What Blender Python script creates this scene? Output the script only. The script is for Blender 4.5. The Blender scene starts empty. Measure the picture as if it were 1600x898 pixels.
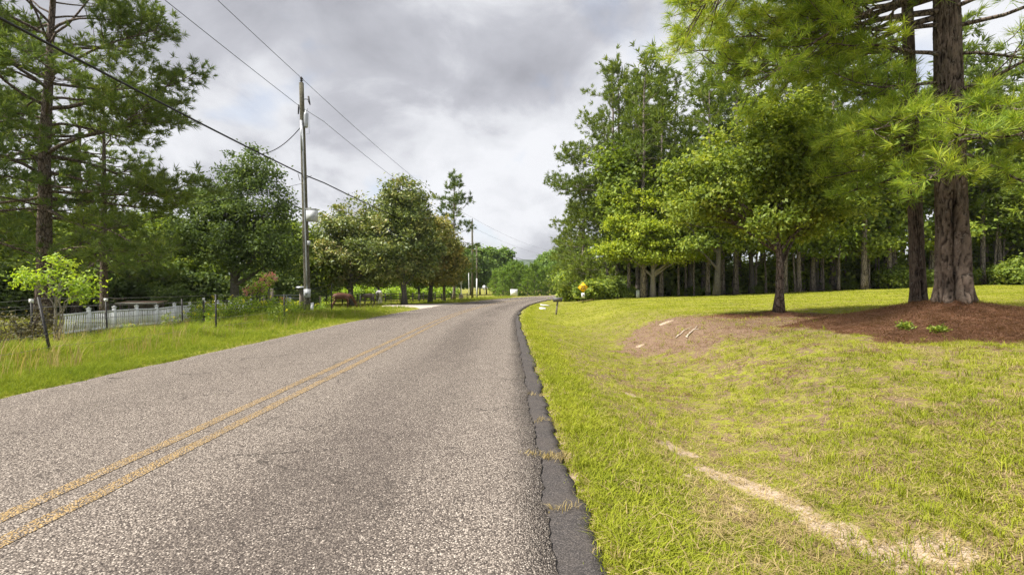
import bpy, bmesh, math, random
import numpy as np
from mathutils import Vector, Matrix

random.seed(7)
RNG = np.random.default_rng(11)
S = bpy.context.scene
C = S.collection
R = math.radians

# ------------------------------------------------------------------ camera
CAM_H = 1.5
YAW = math.atan(5 / 750.0)
cam_d = bpy.data.cameras.new('camera')
cam = bpy.data.objects.new('camera', cam_d)
C.objects.link(cam)
cam_d.sensor_width = 36
cam_d.lens = 36 * 750 / 1600
cam_d.clip_start = 0.05
cam_d.clip_end = 6000
cam.location = (0, 0, CAM_H)
cam.rotation_euler = (R(90), 0, -YAW)
S.camera = cam

# ------------------------------------------------------------------ sun, sky, exposure
SUN_AZ = R(248)       # clockwise from +Y: behind the camera, to the left
SUN_EL = R(54)
sd = Vector((math.sin(SUN_AZ) * math.cos(SUN_EL), math.cos(SUN_AZ) * math.cos(SUN_EL), math.sin(SUN_EL)))
sl = bpy.data.lights.new('sun', 'SUN')
sl.energy = 4.0
sl.angle = R(5)
sl.color = (1.0, 0.945, 0.86)
so = bpy.data.objects.new('sun', sl)
C.objects.link(so)
so.rotation_euler = (-sd).to_track_quat('-Z', 'Y').to_euler()
so.location = (-20, -20, 40)

S.view_settings.view_transform = 'Standard'
S.view_settings.look = 'None'
S.view_settings.gamma = 1
S.view_settings.exposure = 1.2
S.cycles.max_bounces = 4
S.cycles.debug_use_spatial_splits = True
S.cycles.use_adaptive_sampling = True
S.cycles.adaptive_threshold = .02
S.cycles.diffuse_bounces = 2
S.cycles.glossy_bounces = 2
S.cycles.transmission_bounces = 4
S.cycles.transparent_max_bounces = 8
S.cycles.use_denoising = True
S.cycles.denoising_prefilter = 'NONE'
S.cycles.sample_clamp_indirect = 4


class NT:
    """small helper around a node tree"""
    def __init__(s, tree):
        s.t = tree
        tree.nodes.clear()

    def n(s, typ, **kw):
        nd = s.t.nodes.new(typ)
        ins = kw.pop('ins', {})
        for k, v in kw.items():
            setattr(nd, k, v)
        for k, v in ins.items():
            if isinstance(v, bpy.types.NodeSocket):
                s.t.links.new(v, nd.inputs[k])
            else:
                nd.inputs[k].default_value = v
        return nd

    def l(s, a, b):
        s.t.links.new(a, b)

    def noise(s, vec, scale, detail=4, rough=.55, dist=0.):
        return s.n('ShaderNodeTexNoise', ins={'Vector': vec, 'Scale': scale, 'Detail': detail, 'Roughness': rough, 'Distortion': dist}).outputs['Fac']

    def ramp(s, fac, stops, interp='LINEAR'):
        r = s.n('ShaderNodeValToRGB', ins={'Fac': fac})
        r.color_ramp.interpolation = interp
        e = r.color_ramp.elements
        while len(e) < len(stops):
            e.new(0.5)
        for el, (p, c) in zip(e, stops):
            el.position = p
            el.color = (c, c, c, 1) if isinstance(c, (int, float)) else (*c, 1)
        return r.outputs['Color']

    def mix(s, fac, a, b, mode='MIX'):
        m = s.n('ShaderNodeMix', data_type='RGBA', blend_type=mode)
        for ix, v in ((0, fac), (6, a), (7, b)):
            sock = m.inputs[ix]
            if isinstance(v, bpy.types.NodeSocket):
                s.t.links.new(v, sock)
            elif isinstance(v, (int, float)):
                sock.default_value = v if ix == 0 else (v, v, v, 1)
            else:
                sock.default_value = (*v, 1)
        return m.outputs[2]

    def math(s, op, a, b=0.0, clamp=False):
        m = s.n('ShaderNodeMath', operation=op, use_clamp=clamp)
        for i, v in enumerate((a, b)):
            if isinstance(v, bpy.types.NodeSocket):
                s.t.links.new(v, m.inputs[i])
            else:
                m.inputs[i].default_value = v
        return m.outputs[0]

    def vmath(s, op, a, b=None):
        m = s.n('ShaderNodeVectorMath', operation=op)
        for i, v in enumerate((a, b)):
            if v is None:
                continue
            if isinstance(v, bpy.types.NodeSocket):
                s.t.links.new(v, m.inputs[i])
            else:
                m.inputs[i].default_value = v
        return m.outputs[0]


world = bpy.data.worlds.new('World')
S.world = world
world.use_nodes = True
w = NT(world.node_tree)
sky = w.n('ShaderNodeTexSky', sky_type='NISHITA', sun_disc=False, sun_elevation=SUN_EL, sun_rotation=SUN_AZ,
          air_density=1.0, dust_density=1.5, ozone_density=1.0)
tc = w.n('ShaderNodeTexCoord').outputs['Generated']
sep = w.n('ShaderNodeSeparateXYZ', ins={0: tc})
zz = w.math('ADD', w.math('MAXIMUM', sep.outputs['Z'], 0.0), 0.42)
plane = w.n('ShaderNodeCombineXYZ', ins={0: w.math('DIVIDE', sep.outputs['X'], zz), 1: w.math('DIVIDE', sep.outputs['Y'], zz), 2: 3.7}).outputs[0]
n_big = w.noise(plane, 1.45, 5, .5, .25)
pl2 = w.vmath('ADD', plane, (2.5, 3.8, 1))
n_fine = w.noise(pl2, 4.2, 7, .58, .35)
n_thick = w.math('ADD', w.math('MULTIPLY', n_big, .72), w.math('MULTIPLY', n_fine, .28))
# cloud brightness: thin = bright white, thick = grey mauve
ccol = w.ramp(n_thick, [(.36, (.41, .416, .432)), (.47, (.395, .40, .418)), (.53, (.335, .34, .36)), (.585, (.24, .244, .267)), (.68, (.165, .168, .188))])
# breaks in the cover where the blue shows
n_gap = w.noise(w.vmath('ADD', plane, (5.3, 1.7, 0)), 1.9, 6, .5, .4)
gap = w.ramp(n_gap, [(.55, 0), (.70, 1)])
skyc = w.mix(1.0, sky.outputs['Color'], (.085, .085, .085), 'MULTIPLY')
mixc = w.mix(w.math('MULTIPLY', gap, .75), ccol, skyc)
bg = w.n('ShaderNodeBackground', ins={'Color': mixc, 'Strength': 1.0})
wo = w.n('ShaderNodeOutputWorld', ins={'Surface': bg.outputs[0]})

# ------------------------------------------------------------------ numpy helpers


def _hash(ix, iy, iz, seed):
    h = (ix.astype(np.int64) * 374761393 + iy.astype(np.int64) * 668265263 + iz.astype(np.int64) * 2147483647 + seed * 974634777) & 0xFFFFFFFF
    h = ((h ^ (h >> 13)) * 1274126177) & 0xFFFFFFFF
    h = ((h ^ (h >> 16)) * 2246822519) & 0xFFFFFFFF
    return ((h ^ (h >> 15)) & 0xFFFFFF) / float(0xFFFFFF)


def vnoise(x, y, z=None, seed=0):
    x = np.asarray(x, float); y = np.asarray(y, float)
    z = np.zeros_like(x) if z is None else np.asarray(z, float)
    ix, iy, iz = np.floor(x), np.floor(y), np.floor(z)
    fx, fy, fz = x - ix, y - iy, z - iz
    fx, fy, fz = [f * f * (3 - 2 * f) for f in (fx, fy, fz)]
    out = 0
    for dx in (0, 1):
        for dy in (0, 1):
            for dz in (0, 1):
                wgt = (fx if dx else 1 - fx) * (fy if dy else 1 - fy) * (fz if dz else 1 - fz)
                out = out + wgt * _hash(ix + dx, iy + dy, iz + dz, seed)
    return out


def fbm(x, y, z=None, seed=0, octs=4):
    a, s, f, t = 0, .5, 1., 0
    for o in range(octs):
        a = a + s * vnoise(np.asarray(x) * f, np.asarray(y) * f, None if z is None else np.asarray(z) * f, seed + o)
        t += s; s *= .5; f *= 2.03
    return a / t


def sstep(a, b, x):
    t = np.clip((np.asarray(x, float) - a) / (b - a), 0, 1)
    return t * t * (3 - 2 * t)


def unit(v):
    return v / np.maximum(np.linalg.norm(v, axis=-1, keepdims=True), 1e-9)


def make_mesh(name, V, faces, attrs=None, mat=None, smooth=False):
    """faces: list of int arrays (n,3) or (n,4); attrs: per-face float arrays in the same order, or ('POINT', arr)"""
    me = bpy.data.meshes.new(name)
    V = np.asarray(V, np.float32)
    faces = [np.asarray(f, np.int32) for f in faces if len(f)]
    me.vertices.add(len(V)); me.vertices.foreach_set('co', V.ravel())
    if faces:
        loops = np.concatenate([f.ravel() for f in faces])
        tot = np.concatenate([np.full(len(f), f.shape[1], np.int32) for f in faces])
        start = np.concatenate([[0], np.cumsum(tot)[:-1]]).astype(np.int32)
        me.loops.add(len(loops)); me.loops.foreach_set('vertex_index', loops)
        me.polygons.add(len(tot)); me.polygons.foreach_set('loop_start', start)
        me.polygons.foreach_set('loop_total', tot)
        if smooth:
            me.polygons.foreach_set('use_smooth', np.ones(len(tot), bool))
    me.update(calc_edges=True)
    for k, v in (attrs or {}).items():
        dom = 'FACE'
        if isinstance(v, tuple):
            dom, v = v
        a = me.attributes.new(k, 'FLOAT', dom)
        a.data.foreach_set('value', np.asarray(v, np.float32).ravel())
    if mat:
        me.materials.append(mat)
    return me


def obj(name, me, parent=None, loc=None, mat=None):
    o = bpy.data.objects.new(name, me)
    C.objects.link(o)
    if parent:
        o.parent = parent
    if loc is not None:
        o.location = loc
    if mat and me is not None and not me.materials:
        me.materials.append(mat)
    return o


def tag(o, label=None, cat=None, group=None, kind=None):
    for k, v in (('label', label), ('category', cat), ('group', group), ('kind', kind)):
        if v:
            o[k] = v
    return o


def thing(name, label, cat, loc=(0, 0, 0), rz=0, group=None):
    o = bpy.data.objects.new(name, None)
    C.objects.link(o)
    o.empty_display_size = .2
    o.location = loc
    o.rotation_euler = (0, 0, rz)
    return tag(o, label, cat, group)


def copy_tree(o, parent=None):
    c = o.copy()
    C.objects.link(c)
    c.parent = parent
    for ch in list(o.children):
        copy_tree(ch, c)
    return c


class MB:
    """collects solid shapes into one mesh"""
    def __init__(s):
        s.V = []; s.F3 = []; s.F4 = []; s.k = 0; s.P = []

    def add(s, V, f3=(), f4=()):
        V = np.asarray(V, float)
        s.V.append(V)
        if len(f3): s.F3.append(np.asarray(f3) + s.k)
        if len(f4): s.F4.append(np.asarray(f4) + s.k)
        s.k += len(V)
        return s

    def box(s, c, size, rz=0., taper=1.0, rot=None):
        x, y, z = [q / 2 for q in size]
        V = np.array([[-x, -y, -z], [x, -y, -z], [x, y, -z], [-x, y, -z], [-x * taper, -y * taper, z], [x * taper, -y * taper, z], [x * taper, y * taper, z], [-x * taper, y * taper, z]])
        if rot is not None:
            V = V @ np.array(rot).T
        if rz:
            ca, sa = math.cos(rz), math.sin(rz)
            V = V @ np.array([[ca, sa, 0], [-sa, ca, 0], [0, 0, 1]])
        return s.add(V + np.array(c), f4=[[3, 2, 1, 0], [4, 5, 6, 7], [0, 1, 5, 4], [1, 2, 6, 5], [2, 3, 7, 6], [3, 0, 4, 7]])

    def tube(s, pts, rad, n=8, cap=True, wob=0., seed=0):
        pts = np.asarray(pts, float)
        m = len(pts)
        rad = np.broadcast_to(np.asarray(rad, float), (m,))
        t = np.gradient(pts, axis=0) if m > 2 else np.repeat([pts[1] - pts[0]], 2, 0)
        t = unit(t)
        up = np.where(np.abs(t[:, 2:3]) > .9, np.array([[1., 0, 0]]), np.array([[0, 0, 1.]]))
        if m > 1:
            up = np.repeat([[1., 0, 0]] if abs(t[0, 2]) > .7 else [[0, 0, 1.]], m, 0)
        a = unit(np.cross(up, t)); b = np.cross(t, a)
        ang = np.arange(n) / n * 2 * np.pi
        ring = a[:, None] * np.cos(ang)[None, :, None] + b[:, None] * np.sin(ang)[None, :, None]
        rr = rad[:, None, None]
        if wob:
            rr = rr * (1 + wob * (np.random.default_rng(seed).random((m, n, 1)) - .5))
        V = (pts[:, None] + ring * rr).reshape(-1, 3)
        i = np.arange(m - 1)[:, None] * n; j = np.arange(n)[None]
        q = np.stack([i + j, i + (j + 1) % n, i + n + (j + 1) % n, i + n + j], -1).reshape(-1, 4)
        f3 = []
        if cap:
            V = np.vstack([V, pts[0], pts[-1]])
            c0, c1 = m * n, m * n + 1
            f3 = [[c0, (k + 1) % n, k] for k in range(n)] + [[c1, (m - 1) * n + k, (m - 1) * n + (k + 1) % n] for k in range(n)]
        return s.add(V, f3, q)

    def lathe(s, prof, c=(0, 0, 0), n=16):
        prof = np.asarray(prof, float)
        pts = np.zeros((len(prof), 3)); pts[:, 2] = prof[:, 1]
        ang = np.arange(n) / n * 2 * np.pi
        V = np.stack([prof[:, 0:1] * np.cos(ang), prof[:, 0:1] * np.sin(ang), np.repeat(prof[:, 1:2], n, 1)], -1).reshape(-1, 3)
        i = np.arange(len(prof) - 1)[:, None] * n; j = np.arange(n)[None]
        q = np.stack([i + j, i + (j + 1) % n, i + n + (j + 1) % n, i + n + j], -1).reshape(-1, 4)
        return s.add(V + np.array(c), f4=q)

    def prism(s, poly, depth, M=None):
        """poly (n,2) in XZ, extruded along Y by depth, then transformed by M (4x4)"""
        p = np.asarray(poly, float); n = len(p)
        V = np.zeros((2 * n + 2, 3))
        V[:n, 0] = p[:, 0]; V[:n, 2] = p[:, 1]; V[:n, 1] = -depth / 2
        V[n:2 * n] = V[:n]; V[n:2 * n, 1] = depth / 2
        V[2 * n] = [p[:, 0].mean(), -depth / 2, p[:, 1].mean()]; V[2 * n + 1] = [p[:, 0].mean(), depth / 2, p[:, 1].mean()]
        if M is not None:
            M = np.array(M); V = V @ M[:3, :3].T + M[:3, 3]
        k = np.arange(n); k2 = (k + 1) % n
        f4 = np.stack([k, k + n, k2 + n, k2], -1)
        f3 = np.vstack([np.stack([np.full(n, 2 * n), k, k2], -1), np.stack([np.full(n, 2 * n + 1), k2 + n, k + n], -1)])
        return s.add(V, f3, f4)

    def mesh(s, name, mat, smooth=False, attrs=None):
        return make_mesh(name, np.vstack(s.V), ([np.vstack(s.F3)] if s.F3 else []) + ([np.vstack(s.F4)] if s.F4 else []), attrs, mat, smooth)

    def build(s, name, mat, parent=None, smooth=False, loc=None):
        return obj(name, s.mesh(name, mat, smooth), parent, loc)


def Wxy(px, d):
    x = (px - 800) / 750.0 * d
    return np.array([x * math.cos(YAW) + d * math.sin(YAW), d * math.cos(YAW) - x * math.sin(YAW)])


def Wz(py, d):
    return CAM_H + (449 - py) / 750.0 * d


def W3(px, py, d):
    p = Wxy(px, d)
    return np.array([p[0], p[1], Wz(py, d)])


# ------------------------------------------------------------------ materials
MATS = {}


def mat(name, build):
    if name in MATS:
        return MATS[name]
    m = bpy.data.materials.new(name)
    m.use_nodes = True
    t = NT(m.node_tree)
    out = t.n('ShaderNodeOutputMaterial')
    sh = build(t)
    t.l(sh, out.inputs['Surface'])
    MATS[name] = m
    return m


def principled(t, color, rough=.7, metal=0., bump=None, bstr=.3, bdist=.02, spec=.3):
    b = t.n('ShaderNodeBsdfPrincipled', ins={'Roughness': rough, 'Metallic': metal, 'Specular IOR Level': spec})
    if isinstance(color, bpy.types.NodeSocket):
        t.l(color, b.inputs['Base Color'])
    else:
        b.inputs['Base Color'].default_value = (*color, 1)
    if bump is not None:
        bp = t.n('ShaderNodeBump', ins={'Height': bump, 'Strength': bstr, 'Distance': bdist})
        t.l(bp.outputs[0], b.inputs['Normal'])
    return b.outputs[0]


def plain(name, col, rough=.6, metal=0., var=.25, scale=12., spec=.3):
    def f(t):
        co = t.n('ShaderNodeTexCoord').outputs['Object']
        nz = t.noise(co, scale, 5, .6)
        c = t.mix(t.ramp(nz, [(.3, 0), (.7, 1)]), tuple(q * (1 - var) for q in col), tuple(min(1, q * (1 + var)) for q in col))
        return principled(t, c, rough, metal, nz, .15, .01, spec)
    return mat(name, f)


def leaf_mat(name, stops, trans=.35, rough=.5, gloss=.06, tcol=1.0, gain=1.58):
    """leaf colours vary by leaf and by spray; light passes through the blade"""
    def f(t):
        r = t.n('ShaderNodeAttribute', attribute_name='rnd').outputs['Fac']
        c = t.n('ShaderNodeAttribute', attribute_name='clu').outputs['Fac']
        oi = t.n('ShaderNodeObjectInfo').outputs['Random']
        fac = t.math('ADD', t.math('ADD', t.math('MULTIPLY', r, .45), t.math('MULTIPLY', c, .4)), t.math('MULTIPLY', oi, .15))
        col = t.ramp(fac, [(p_, tuple(min(.75, q_ * gain) for q_ in c_)) for p_, c_ in stops])
        d = t.n('ShaderNodeBsdfDiffuse', ins={'Color': col, 'Roughness': .3}).outputs[0]
        tr = t.n('ShaderNodeBsdfTranslucent', ins={'Color': t.mix(1.0, col, (1.15 * tcol, 1.1 * tcol, .55 * tcol), 'MULTIPLY')}).outputs[0]
        m1 = t.n('ShaderNodeMixShader', ins={0: trans, 1: d, 2: tr}).outputs[0]
        g = t.n('ShaderNodeBsdfGlossy', ins={'Color': (.6, .62, .6, 1), 'Roughness': rough + .15}).outputs[0]
        return t.n('ShaderNodeMixShader', ins={0: gloss, 1: m1, 2: g}).outputs[0]
    return mat(name, f)


def bark_mat(name, dark, light, lichen=None, sc=1.0):
    def f(t):
        co = t.n('ShaderNodeTexCoord').outputs['Object']
        st = t.vmath('MULTIPLY', co, (1, 1, .28))
        wob = t.n('ShaderNodeTexNoise', ins={'Vector': co, 'Scale': 5 * sc, 'Detail': 4})
        st2 = t.vmath('ADD', st, t.vmath('MULTIPLY', wob.outputs['Color'], (.12, .12, .06)))
        vo = t.n('ShaderNodeTexVoronoi', feature='DISTANCE_TO_EDGE', ins={'Vector': st2, 'Scale': 13 * sc})
        nz = t.noise(co, 22 * sc, 6, .65)
        edge = t.ramp(vo.outputs['Distance'], [(.0, 0), (.12, 1)])
        tone = t.math('MULTIPLY', edge, t.math('ADD', .35, t.math('MULTIPLY', nz, .9)), True)
        col = t.mix(tone, dark, light)
        if lichen:
            ln = t.noise(co, 6 * sc, 6, .7)
            col = t.mix(t.math('MULTIPLY', t.ramp(ln, [(.58, 0), (.66, 1)]), .6), col, lichen)
        h = t.math('ADD', edge, t.math('MULTIPLY', nz, .5))
        return principled(t, col, .92, 0, h, .9, .03 / sc, .1)
    return mat(name, f)


M_bark_pine = bark_mat('pine_bark', (.035, .026, .021), (.21, .165, .135), (.30, .31, .28))
M_bark_far = bark_mat('forest_bark', (.06, .05, .04), (.32, .275, .23), None, .6)
M_bark_grey = bark_mat('grey_bark', (.045, .04, .034), (.20, .185, .16), (.26, .27, .23), 1.6)
M_bark_light = bark_mat('pale_bark', (.16, .14, .12), (.42, .38, .33), None, 2.)
M_twig = plain('twig_bark', (.085, .066, .05), .9, 0, .35, 9)

M_pine_near = leaf_mat('near_pine_needles', [(.1, (.05, .092, .013)), (.35, (.115, .185, .022)), (.58, (.22, .29, .03)), (.82, (.37, .41, .055)), (.97, (.28, .20, .06))], .4, .45, .03)
M_pine = leaf_mat('pine_needles', [(.1, (.042, .068, .015)), (.45, (.085, .125, .02)), (.75, (.15, .19, .028)), (.95, (.24, .26, .045))], .36, .5, .02)
M_pine_dark = leaf_mat('dark_pine_needles', [(.1, (.042, .070, .022)), (.45, (.078, .118, .03)), (.75, (.13, .17, .036)), (.95, (.23, .255, .05))], .36, .5, .02)
M_oak = leaf_mat('oak_leaves', [(.1, (.06, .092, .017)), (.45, (.13, .18, .025)), (.75, (.24, .285, .04)), (.95, (.37, .385, .075))], .44, .4, .03)
M_maple = leaf_mat('maple_leaves', [(.1, (.10, .145, .013)), (.45, (.20, .26, .022)), (.75, (.32, .36, .036)), (.95, (.42, .43, .07))], .44, .45, .03)
M_dkgreen = leaf_mat('dark_green_leaves', [(.1, (.042, .068, .022)), (.45, (.08, .122, .033)), (.75, (.13, .18, .047)), (.95, (.22, .255, .08))], .36, .4, .03)
M_midgreen = leaf_mat('mid_green_leaves', [(.1, (.055, .09, .015)), (.45, (.115, .165, .022)), (.75, (.20, .25, .034)), (.95, (.31, .34, .06))], .4, .45, .03)
M_magnolia = leaf_mat('magnolia_leaves', [(.08, (.038, .06, .016)), (.32, (.092, .13, .03)), (.55, (.17, .20, .05)), (.72, (.27, .275, .095)), (.84, (.25, .185, .06)), (.95, (.43, .42, .22))], .26, .34, .06)
M_magnolia_gold = leaf_mat('browning_magnolia_leaves', [(.08, (.045, .062, .015)), (.3, (.11, .135, .03)), (.52, (.21, .205, .046)), (.74, (.32, .27, .06)), (.87, (.24, .165, .05)), (.95, (.42, .37, .16))], .26, .34, .06)
M_far = leaf_mat('far_leaves', [(.1, (.055, .105, .022)), (.5, (.10, .165, .03)), (.95, (.19, .26, .055))], .35, .55, .03)
M_youngpine = leaf_mat('young_pine_needles', [(.1, (.06, .115, .02)), (.5, (.125, .20, .028)), (.95, (.23, .30, .05))], .35, .5, .03)
M_brownbush = leaf_mat('bronze_leaves', [(.1, (.04, .04, .02)), (.5, (.085, .075, .03)), (.95, (.16, .14, .05))], .3, .5, .05)
M_limeleaf = leaf_mat('lime_leaves', [(.1, (.10, .18, .015)), (.5, (.22, .32, .025)), (.95, (.38, .45, .05))], .45, .45, .05)
M_pink = leaf_mat('pink_blossom', [(.1, (.50, .14, .15)), (.5, (.62, .22, .23)), (.95, (.62, .38, .28))], .3, .6, .02)
M_yellowfl = leaf_mat('yellow_blossom', [(.1, (.65, .42, .02)), (.95, (.80, .60, .05))], .3, .6, .02)

# ------------------------------------------------------------------ the road line and the terrain heights
DS = .5
_s = np.arange(-20, 300, DS)
_k = np.where(_s < 18, 0, np.where(_s < 98, 1 / 175., np.where(_s < 170, 1 / 80., 0)))
_h = np.concatenate([[0], np.cumsum(_k[:-1] * DS)])
RX = -3.1 + np.cumsum(np.sin(_h) * DS); RY = -20 + np.cumsum(np.cos(_h) * DS)
RX -= RX[0] + 3.1
RN = np.stack([np.cos(_h), -np.sin(_h)], -1)


def road_pt(s, u):
    """point at distance s along the road and u metres to the right of its middle"""
    s = np.asarray(s, float); u = np.asarray(u, float)
    x = np.interp(s, _s, RX); y = np.interp(s, _s, RY); h = np.interp(s, _s, _h)
    return x + u * np.cos(h), y - u * np.sin(h)


def road_su(X, Y):
    X = np.asarray(X, float).ravel(); Y = np.asarray(Y, float).ravel()
    s = np.empty_like(X); u = np.empty_like(X)
    rx, ry = RX[::4], RY[::4]
    for a in range(0, len(X), 20000):
        x = X[a:a + 20000, None]; y = Y[a:a + 20000, None]
        i = np.argmin((x - rx) ** 2 + (y - ry) ** 2, 1) * 4
        dx = X[a:a + 20000] - RX[i]; dy = Y[a:a + 20000] - RY[i]
        u[a:a + 20000] = dx * RN[i, 0] + dy * RN[i, 1]
        s[a:a + 20000] = _s[i] + dx * np.sin(_h[i]) + dy * np.cos(_h[i])
    return s, u


PINE1 = Wxy(1490, 11.0)
PINE2 = Wxy(1436, 12.3)
OAK = Wxy(1217, 16.0)
EDGE_R = 3.66
EDGE_L = -3.72


def ground(X, Y, su=None):
    X = np.asarray(X, float); Y = np.asarray(Y, float)
    shp = X.shape
    X = X.ravel(); Y = Y.ravel()
    s, u = road_su(X, Y) if su is None else su
    # right-hand side: verge, ditch, bank, lawn rising away
    dc = np.interp(s, [0, 4, 14, 24, 34], [5.2, 5.3, 6.5, 6.0, 5.6])
    dz = np.interp(s, [-20, 2, 6, 14, 22, 32, 45], [-.34, -.36, -.38, -.5, -.32, -.12, -.06])
    lawn = .2 + .04 * (np.minimum(u, 70) - 3.1)
    zr = dz * sstep(EDGE_R, dc, u)
    zr = zr + (lawn - dz) * sstep(dc, dc + np.interp(s, [0, 14, 30], [3.6, 3.0, 4.0]), u)
    # left-hand side: level verge falling slightly to the paddock
    zl = -.3 * sstep(-EDGE_L, 12, -u)
    z = np.where(u > 0, zr, zl)
    inr = sstep(EDGE_R + .12, EDGE_R - .1, u) * sstep(EDGE_L - .12, EDGE_L + .1, u)
    far = sstep(150, 300, np.hypot(X, Y))
    z = z * (1 - far) - .3 * far
    bump = (fbm(X * .55, Y * .55, seed=3, octs=3) - .5) * .16 + (fbm(X * 2.6, Y * 2.6, seed=9, octs=2) - .5) * .045
    z = z + bump * sstep(.15, 2.5, np.maximum(u - EDGE_R, EDGE_L - u)) * (1 - far)
    r1 = np.hypot((X - PINE1[0]) * .9, Y - PINE1[1])
    r2 = np.hypot(X - PINE2[0], Y - PINE2[1])
    ro = np.hypot(X - OAK[0], Y - OAK[1])
    z = z + .64 * np.clip(1 - r1 / 3.3, 0, 1) ** 1.25 + .12 * np.exp(-(r2 / 1.0) ** 2) + .10 * np.exp(-(ro / .7) ** 2)
    z = z * (1 - inr) - .07 * inr
    return z.reshape(shp)


def gz(x, y):
    return float(ground(np.array([x]), np.array([y]))[0])


def G3(px, d):
    p = Wxy(px, d)
    return (p[0], p[1], gz(*p))


def in_poly(X, Y, poly):
    X = np.asarray(X); Y = np.asarray(Y)
    c = np.zeros(X.shape, bool)
    n = len(poly)
    for i in range(n):
        x1, y1 = poly[i]; x2, y2 = poly[(i + 1) % n]
        k = ((y1 > Y) != (y2 > Y)) & (X < (x2 - x1) * (Y - y1) / (y2 - y1 + 1e-12) + x1)
        c ^= k
    return c


def seg_dist(X, Y, pts):
    d = np.full(X.shape, 1e9)
    for (x1, y1), (x2, y2) in zip(pts[:-1], pts[1:]):
        t = np.clip(((X - x1) * (x2 - x1) + (Y - y1) * (y2 - y1)) / ((x2 - x1) ** 2 + (y2 - y1) ** 2), 0, 1)
        d = np.minimum(d, np.hypot(X - x1 - t * (x2 - x1), Y - y1 - t * (y2 - y1)))
    return d



def on_ground(px, py):
    """where the line of sight through a photo point meets the ground"""
    dx = (px - 800) / 750.0; dz = (449 - py) / 750.0
    d = np.linspace(1.2, 60, 3000)
    x = dx * d; X = x * math.cos(YAW) + d * math.sin(YAW); Y = d * math.cos(YAW) - x * math.sin(YAW)
    k = int(np.argmax(ground(X, Y) >= CAM_H + dz * d))
    return (float(X[k]), float(Y[k]))


SAND_LINE = [on_ground(*p) for p in ((1100, 735), (1150, 752), (1200, 774), (1250, 799), (1325, 839), (1400, 874), (1470, 905))]
SAND_SPOTS = [(*on_ground(*p), r) for p, r in (((1045, 694), .16), ((1070, 711), .14), ((1070, 744), .10), ((1085, 799), .12), ((1120, 839), .13), ((1095, 869), .09), ((1220, 854), .14), ((1157, 796), .10), ((985, 616), .2), ((997, 636), .14),
                                              ((1465, 858), .22), ((1180, 880), .12), ((1000, 770), .06), ((1040, 505), .3), ((1000, 540), .16))]
SOIL_POLY = [on_ground(*p) for p in ((972, 530), (1000, 512), (1045, 498), (1100, 492), (1180, 489), (1290, 489), (1330, 500), (1240, 513), (1170, 524), (1120, 540), (1085, 556), (1020, 556), (985, 545))]


def masks(X, Y):
    """pine straw, bare sandy soil, forest floor (0..1 each), by place"""
    s, u = road_su(X, Y)
    wob = (fbm(X * .8, Y * .8, seed=21, octs=3) - .5)
    wob2 = (fbm(X * 3.1, Y * 3.1, seed=22, octs=3) - .5)
    r1 = np.hypot(X - PINE1[0], (Y - PINE1[1]) * 1.05) + wob * 1.4 + wob2 * .5
    a = sstep(3.5, 2.7, r1)
    ro = np.hypot((X - OAK[0]) * .62, Y - OAK[1]) + wob * 1.5 + wob2 * .7
    b = sstep(1.7, .8, ro)
    band = seg_dist(X, Y, [(4.2, 12.8), (5.8, 12.9), (7.6, 13.2), tuple(OAK), (10.5, 13.5), tuple(PINE1)]) + wob * 1.4 + wob2 * 1.2
    c = sstep(1.1, .3, band) * sstep(7.0, 9.5, X)
    m = np.maximum(np.maximum(a, b * .8), c * .8)
    pd_ = seg_dist(X, Y, SOIL_POLY + SOIL_POLY[:1]) * np.where(in_poly(X, Y, SOIL_POLY), 1, -1)
    soil = sstep(-.8, .7, pd_ + wob * 2.6 + wob2 * 2.0)
    soil = np.maximum(soil, .5 * sstep(.55, .66, fbm(X * 2.3 + 3, Y * 2.3, seed=27, octs=4)) * (u > EDGE_R + .6) * (Y < 13))
    sd_ = seg_dist(X, Y, SAND_LINE) + wob2 * .26 + wob * .06
    sand = sstep(.20, .08, sd_)
    for cx, cy, r in SAND_SPOTS:
        sand = np.maximum(sand, sstep(r, r * .4, np.hypot(X - cx, Y - cy) + wob2 * r * 1.6))
    edge = sstep(EDGE_R + .22, EDGE_R, u + wob2 * .35) * (u > 0)
    sand = np.maximum(sand, edge * .42)
    fe = np.interp(X, [-5, 8, 14, 23, 41, 60], [70, 43, 41, 39.5, 38.5, 36])
    forest = sstep(-1.0, 1.2, Y - fe + wob * 3) * sstep(6.5, 9, u)
    masks.soil = soil
    return m, sand, forest, s, u


# ------------------------------------------------------------------ ground, road, markings
def geo_axis(lo, hi, fine_lo, fine_hi, step, growth=1.09):
    a = list(np.arange(fine_lo, fine_hi, step))
    st, x = step, a[-1]
    while x < hi:
        st *= growth; x += st; a.append(x)
    st, x, b = step, a[0], []
    while x > lo:
        st *= growth; x -= st; b.append(x)
    return np.array(b[::-1] + a)


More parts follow.
